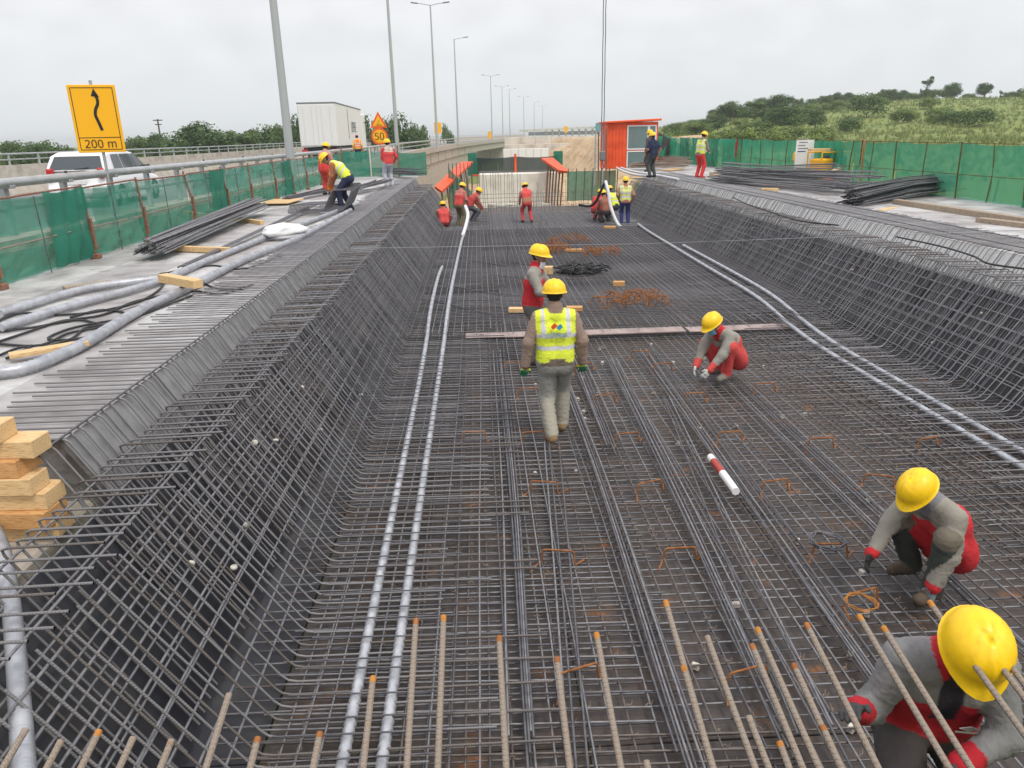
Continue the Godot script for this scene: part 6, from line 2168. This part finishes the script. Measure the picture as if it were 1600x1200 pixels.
	person({label = "person in red jacket and camouflage trousers standing by the rising hose", at = on_y(719, 356, 0.08), turn = -0.7, h = 1.62, lean = 22.0, head = [24, 0], cell = 0.026, hl = Vector3(-0.15, 0.95, -0.3), hr = Vector3(0.2, 0.95, -0.3), wear = {top = lc(190, 120, 110), low = red2, split = 0.3, sleeve = lc(190, 110, 100), leg = lc(112, 104, 78), shoe = lc(40, 40, 40), skin = skin}})
	person({label = "person bending low behind the man in camouflage trousers", at = on_y(738, 348, 0.08), turn = -1.2, pel = Vector3(0, 0.7, 0.1), lean = 48.0, head = [30, 0], cell = 0.028, hl = Vector3(-0.15, 0.4, -0.5), hr = Vector3(0.15, 0.4, -0.5), wear = {top = lc(190, 70, 66), sleeve = lc(170, 100, 90), leg = lc(80, 84, 90), shoe = lc(40, 40, 40), skin = skin}})
	person({label = "person in red crouching leftmost in the huddle under the black hose", at = on_y(933, 345, 0.08), turn = -0.6, pel = Vector3(0, 0.5, 0.1), lean = 40.0, head = [26, 0], cell = 0.028, hl = Vector3(-0.2, 0.3, -0.45), hr = Vector3(0.2, 0.3, -0.45), wear = {top = lc(206, 56, 66), sleeve = lc(206, 56, 66), leg = lc(150, 60, 60), shoe = lc(40, 40, 40), skin = skin}})
	person({label = "person in brown crouching in the middle of the huddle under the black hose", at = on_y(946, 348, 0.08), turn = 0.3, pel = Vector3(0, 0.5, 0.1), lean = 36.0, head = [26, 0], cell = 0.028, hl = Vector3(-0.2, 0.3, -0.45), hr = Vector3(0.2, 0.3, -0.45), wear = {top = lc(150, 96, 76), sleeve = lc(160, 110, 90), leg = lc(70, 60, 60), shoe = lc(40, 40, 40), skin = skin}})
	person({label = "person in a lime vest crouching beside the blue trousered man", at = on_y(957, 344, 0.08), turn = 0.5, pel = Vector3(0, 0.6, 0.1), lean = 34.0, head = [26, 0], cell = 0.028, hl = Vector3(-0.2, 0.4, -0.45), hr = Vector3(0.2, 0.4, -0.45), wear = {vest = lime, top = lc(60, 60, 80), leg = lc(60, 60, 66), shoe = lc(40, 40, 40), skin = skin}})
	# hill side wing
	person({label = "person in navy T-shirt and dark trousers standing before the orange cabin", at = on_y(1019, 277, 1.58), turn = 0.5, lean = 3.0, head = [10, 20], cell = 0.026, hl = Vector3(-0.2, 1.0, -0.2), hr = Vector3(0.27, 0.88, 0.0), wear = {top = navy, low = navy, sleeve = navy, sleeve2 = skin, cuff = skin, leg = lc(74, 78, 80), shoe = lc(40, 40, 40), skin = skin}})
	person({label = "person mostly hidden behind the navy shirted man", at = on_y(1015, 268, 1.58), turn = 0.7, lean = 3.0, cell = 0.03, h = 1.78, wear = {top = lc(90, 70, 70), leg = lc(70, 66, 66), skin = skin}})
	person({label = "person in lime vest and bright red trousers standing by the hill side fence", at = on_y(1092, 278, 1.58), turn = -1.0, lean = 14.0, head = [26, 0], cell = 0.026, hl = Vector3(-0.15, 1.02, -0.32), hr = Vector3(0.16, 1.0, -0.34), wear = {vest = Color(0.6, 0.68, 0.1), top = lc(130, 118, 112), sleeve = lc(130, 118, 112), leg = lc(206, 56, 54), shoe = lc(190, 60, 60), glove = lc(220, 216, 206), skin = skin}})
	# road side wing
	person({label = "person in a lime vest and navy trousers bending over the stirrup stack", at = on_y(540, 330, 1.53), turn = PI / 2 - 0.05, pel = Vector3(0, 0.9, 0.1), lean = 58.0, head = [50, 0], cell = 0.022, hl = Vector3(-0.1, 0.55, -0.38), hr = Vector3(0.12, 0.52, -0.36), fl = Vector3(-0.14, 0, -0.05), fr = Vector3(0.14, 0, 0.12), wear = {vest = lime, top = lc(110, 90, 90), sleeve = lc(180, 110, 80), cuff = lc(180, 110, 80), leg = lc(44, 50, 78), shoe = lc(26, 26, 28), glove = lc(240, 140, 30), skin = skin}})
	person({label = "person in red workwear stooping behind the bending man", at = on_y(512, 304, 1.54), turn = -0.4, lean = 20.0, pel = Vector3(0, 0.92, 0.05), head = [20, 0], cell = 0.024, hl = Vector3(-0.15, 0.7, -0.4), hr = Vector3(0.2, 0.7, -0.35), wear = {top = lc(196, 150, 140), low = lc(210, 60, 60), split = 0.36, sleeve = lc(190, 150, 140), leg = lc(206, 70, 60), shoe = lc(50, 50, 50), glove = lc(240, 140, 30), skin = skin}})
	person({label = "person in red jacket and pale grey trousers standing on the road side wing", at = on_y(609, 292, 1.55), turn = 0.5, lean = 2.0, cell = 0.024, side = -4.0, hl = Vector3(-0.1, 1.0, -0.25), hr = Vector3(0.25, 0.9, -0.05), wear = {top = lc(206, 190, 176), low = lc(212, 74, 72), split = 0.34, sleeve = lc(200, 60, 64), leg = lc(176, 178, 190), shoe = lc(190, 190, 196), skin = skin}})
	var q := on_z(557, 208, -50.0)
	person({label = "person in an orange vest and red cap standing on the road behind the net", at = Vector3(q.x, q.y - 1.78, -50.0), turn = 0.2, hat = "cap", cell = 0.03, wear = {vest = lc(246, 130, 40), top = lc(236, 190, 90), leg = lc(60, 60, 80), skin = skin}})

func vest_print(w: Node3D) -> void: # emblem and lettering across the shoulders, pressed onto the curved back
	var o := MB.new()
	var lay := func(poly: Array, m: Material, called: String) -> void:
		var b := MB.new()
		b.prism(PackedVector2Array(poly), 0.004, at(Vector3(0, 1.275, 0.148)))
		var k := put(called, b.mesh(m), w)
		k.rotation.x = 0.0
	var ro := plain(Color8(226, 84, 40), 0.7)
	var bl := plain(Color8(60, 150, 190), 0.7)
	lay.call([Vector2(-0.065, 0.03), Vector2(-0.025, 0.07), Vector2(0.01, 0.04), Vector2(-0.01, 0.02), Vector2(-0.04, -0.005)], ro, "red_emblem")
	lay.call([Vector2(0.065, 0.025), Vector2(0.03, -0.012), Vector2(-0.008, 0.014), Vector2(0.015, 0.04), Vector2(0.04, 0.06)], bl, "blue_emblem")
	# four square characters built from strokes: [x0, y0, x1, y1] in a unit box
	var glyphs := [[[0.1, 0.35, 0.9, 0.35], [0.1, 0.8, 0.9, 0.8], [0.1, 0.35, 0.1, 0.8], [0.9, 0.35, 0.9, 0.8], [0.5, 0.0, 0.5, 1.0]],
		[[0.05, 0.03, 0.95, 0.03], [0.05, 0.95, 0.95, 0.95], [0.05, 0.03, 0.05, 0.95], [0.95, 0.03, 0.95, 0.95], [0.25, 0.72, 0.75, 0.72], [0.28, 0.5, 0.72, 0.5], [0.22, 0.25, 0.78, 0.25], [0.5, 0.25, 0.5, 0.72]],
		[[0.12, 0.4, 0.84, 0.4], [0.12, 0.82, 0.84, 0.82], [0.12, 0.61, 0.84, 0.61], [0.12, 0.4, 0.12, 0.82], [0.84, 0.4, 0.84, 0.82], [0.48, 0.1, 0.48, 1.0], [0.48, 0.1, 0.98, 0.1], [0.98, 0.1, 0.98, 0.25]],
		[[0.45, 0.85, 0.9, 0.85], [0.38, 0.68, 0.98, 0.68], [0.45, 0.5, 0.9, 0.5], [0.42, 0.32, 0.95, 0.32], [0.68, 0.15, 0.68, 1.0], [0.05, 0.85, 0.3, 0.85], [0.3, 0.85, 0.08, 0.2], [0.08, 0.2, 0.98, 0.03]]]
	var ink := plain(Color8(110, 160, 140), 0.7)
	for k in 4:
		var b := MB.new()
		for e in glyphs[k]:
			b.beam(Vector3(e[0], e[1], 0) * 0.05, Vector3(e[2], e[3], 0.0002) * 0.05, 0.006, 0.004)
		put("vest_lettering", b.mesh(ink), w, at(Vector3(-0.118 + 0.06 * k, 1.19, 0.150)))

func shirt_front(w: Node3D) -> void:
	var b := MB.new()
	var x: Vector3 = pose.R
	var y: Vector3 = pose.U
	var z: Vector3 = pose.F
	var o: Vector3 = pose.pel + (Vector3.UP * 0.35 + y * 0.65).normalized() * 0.16 + z * 0.15 - x * 0.11
	var xf := Transform3D(Basis(-x, y, z), o)
	b.prism(PackedVector2Array([Vector2(-0.04, 0), Vector2(0, 0.025), Vector2(0.04, 0), Vector2(0, -0.025)]), 0.004, xf)
	b.box(xf * at(Vector3(0, -0.04, 0.002)), Vector3(0.09, 0.012, 0.004))
	put("chest_emblem", b.mesh(M.sheet), w)
func back_print(w: Node3D) -> void:
	var b := MB.new()
	var x: Vector3 = pose.R
	var y: Vector3 = pose.U
	var z: Vector3 = -pose.F
	var o: Vector3 = pose.chest + z * 0.145 - y * 0.03
	var xf := Transform3D(Basis(x, y, z), o)
	for k in 3:
		b.box(xf * at(Vector3(-0.07 + 0.07 * k, 0.02, 0)), Vector3(0.045, 0.01, 0.006))
		b.box(xf * at(Vector3(-0.07 + 0.07 * k, -0.01, 0)), Vector3(0.05, 0.01, 0.006))
		b.box(xf * at(Vector3(-0.07 + 0.07 * k, 0.004, 0)), Vector3(0.01, 0.06, 0.005))
	put("back_lettering", b.mesh(M.sheet), w)
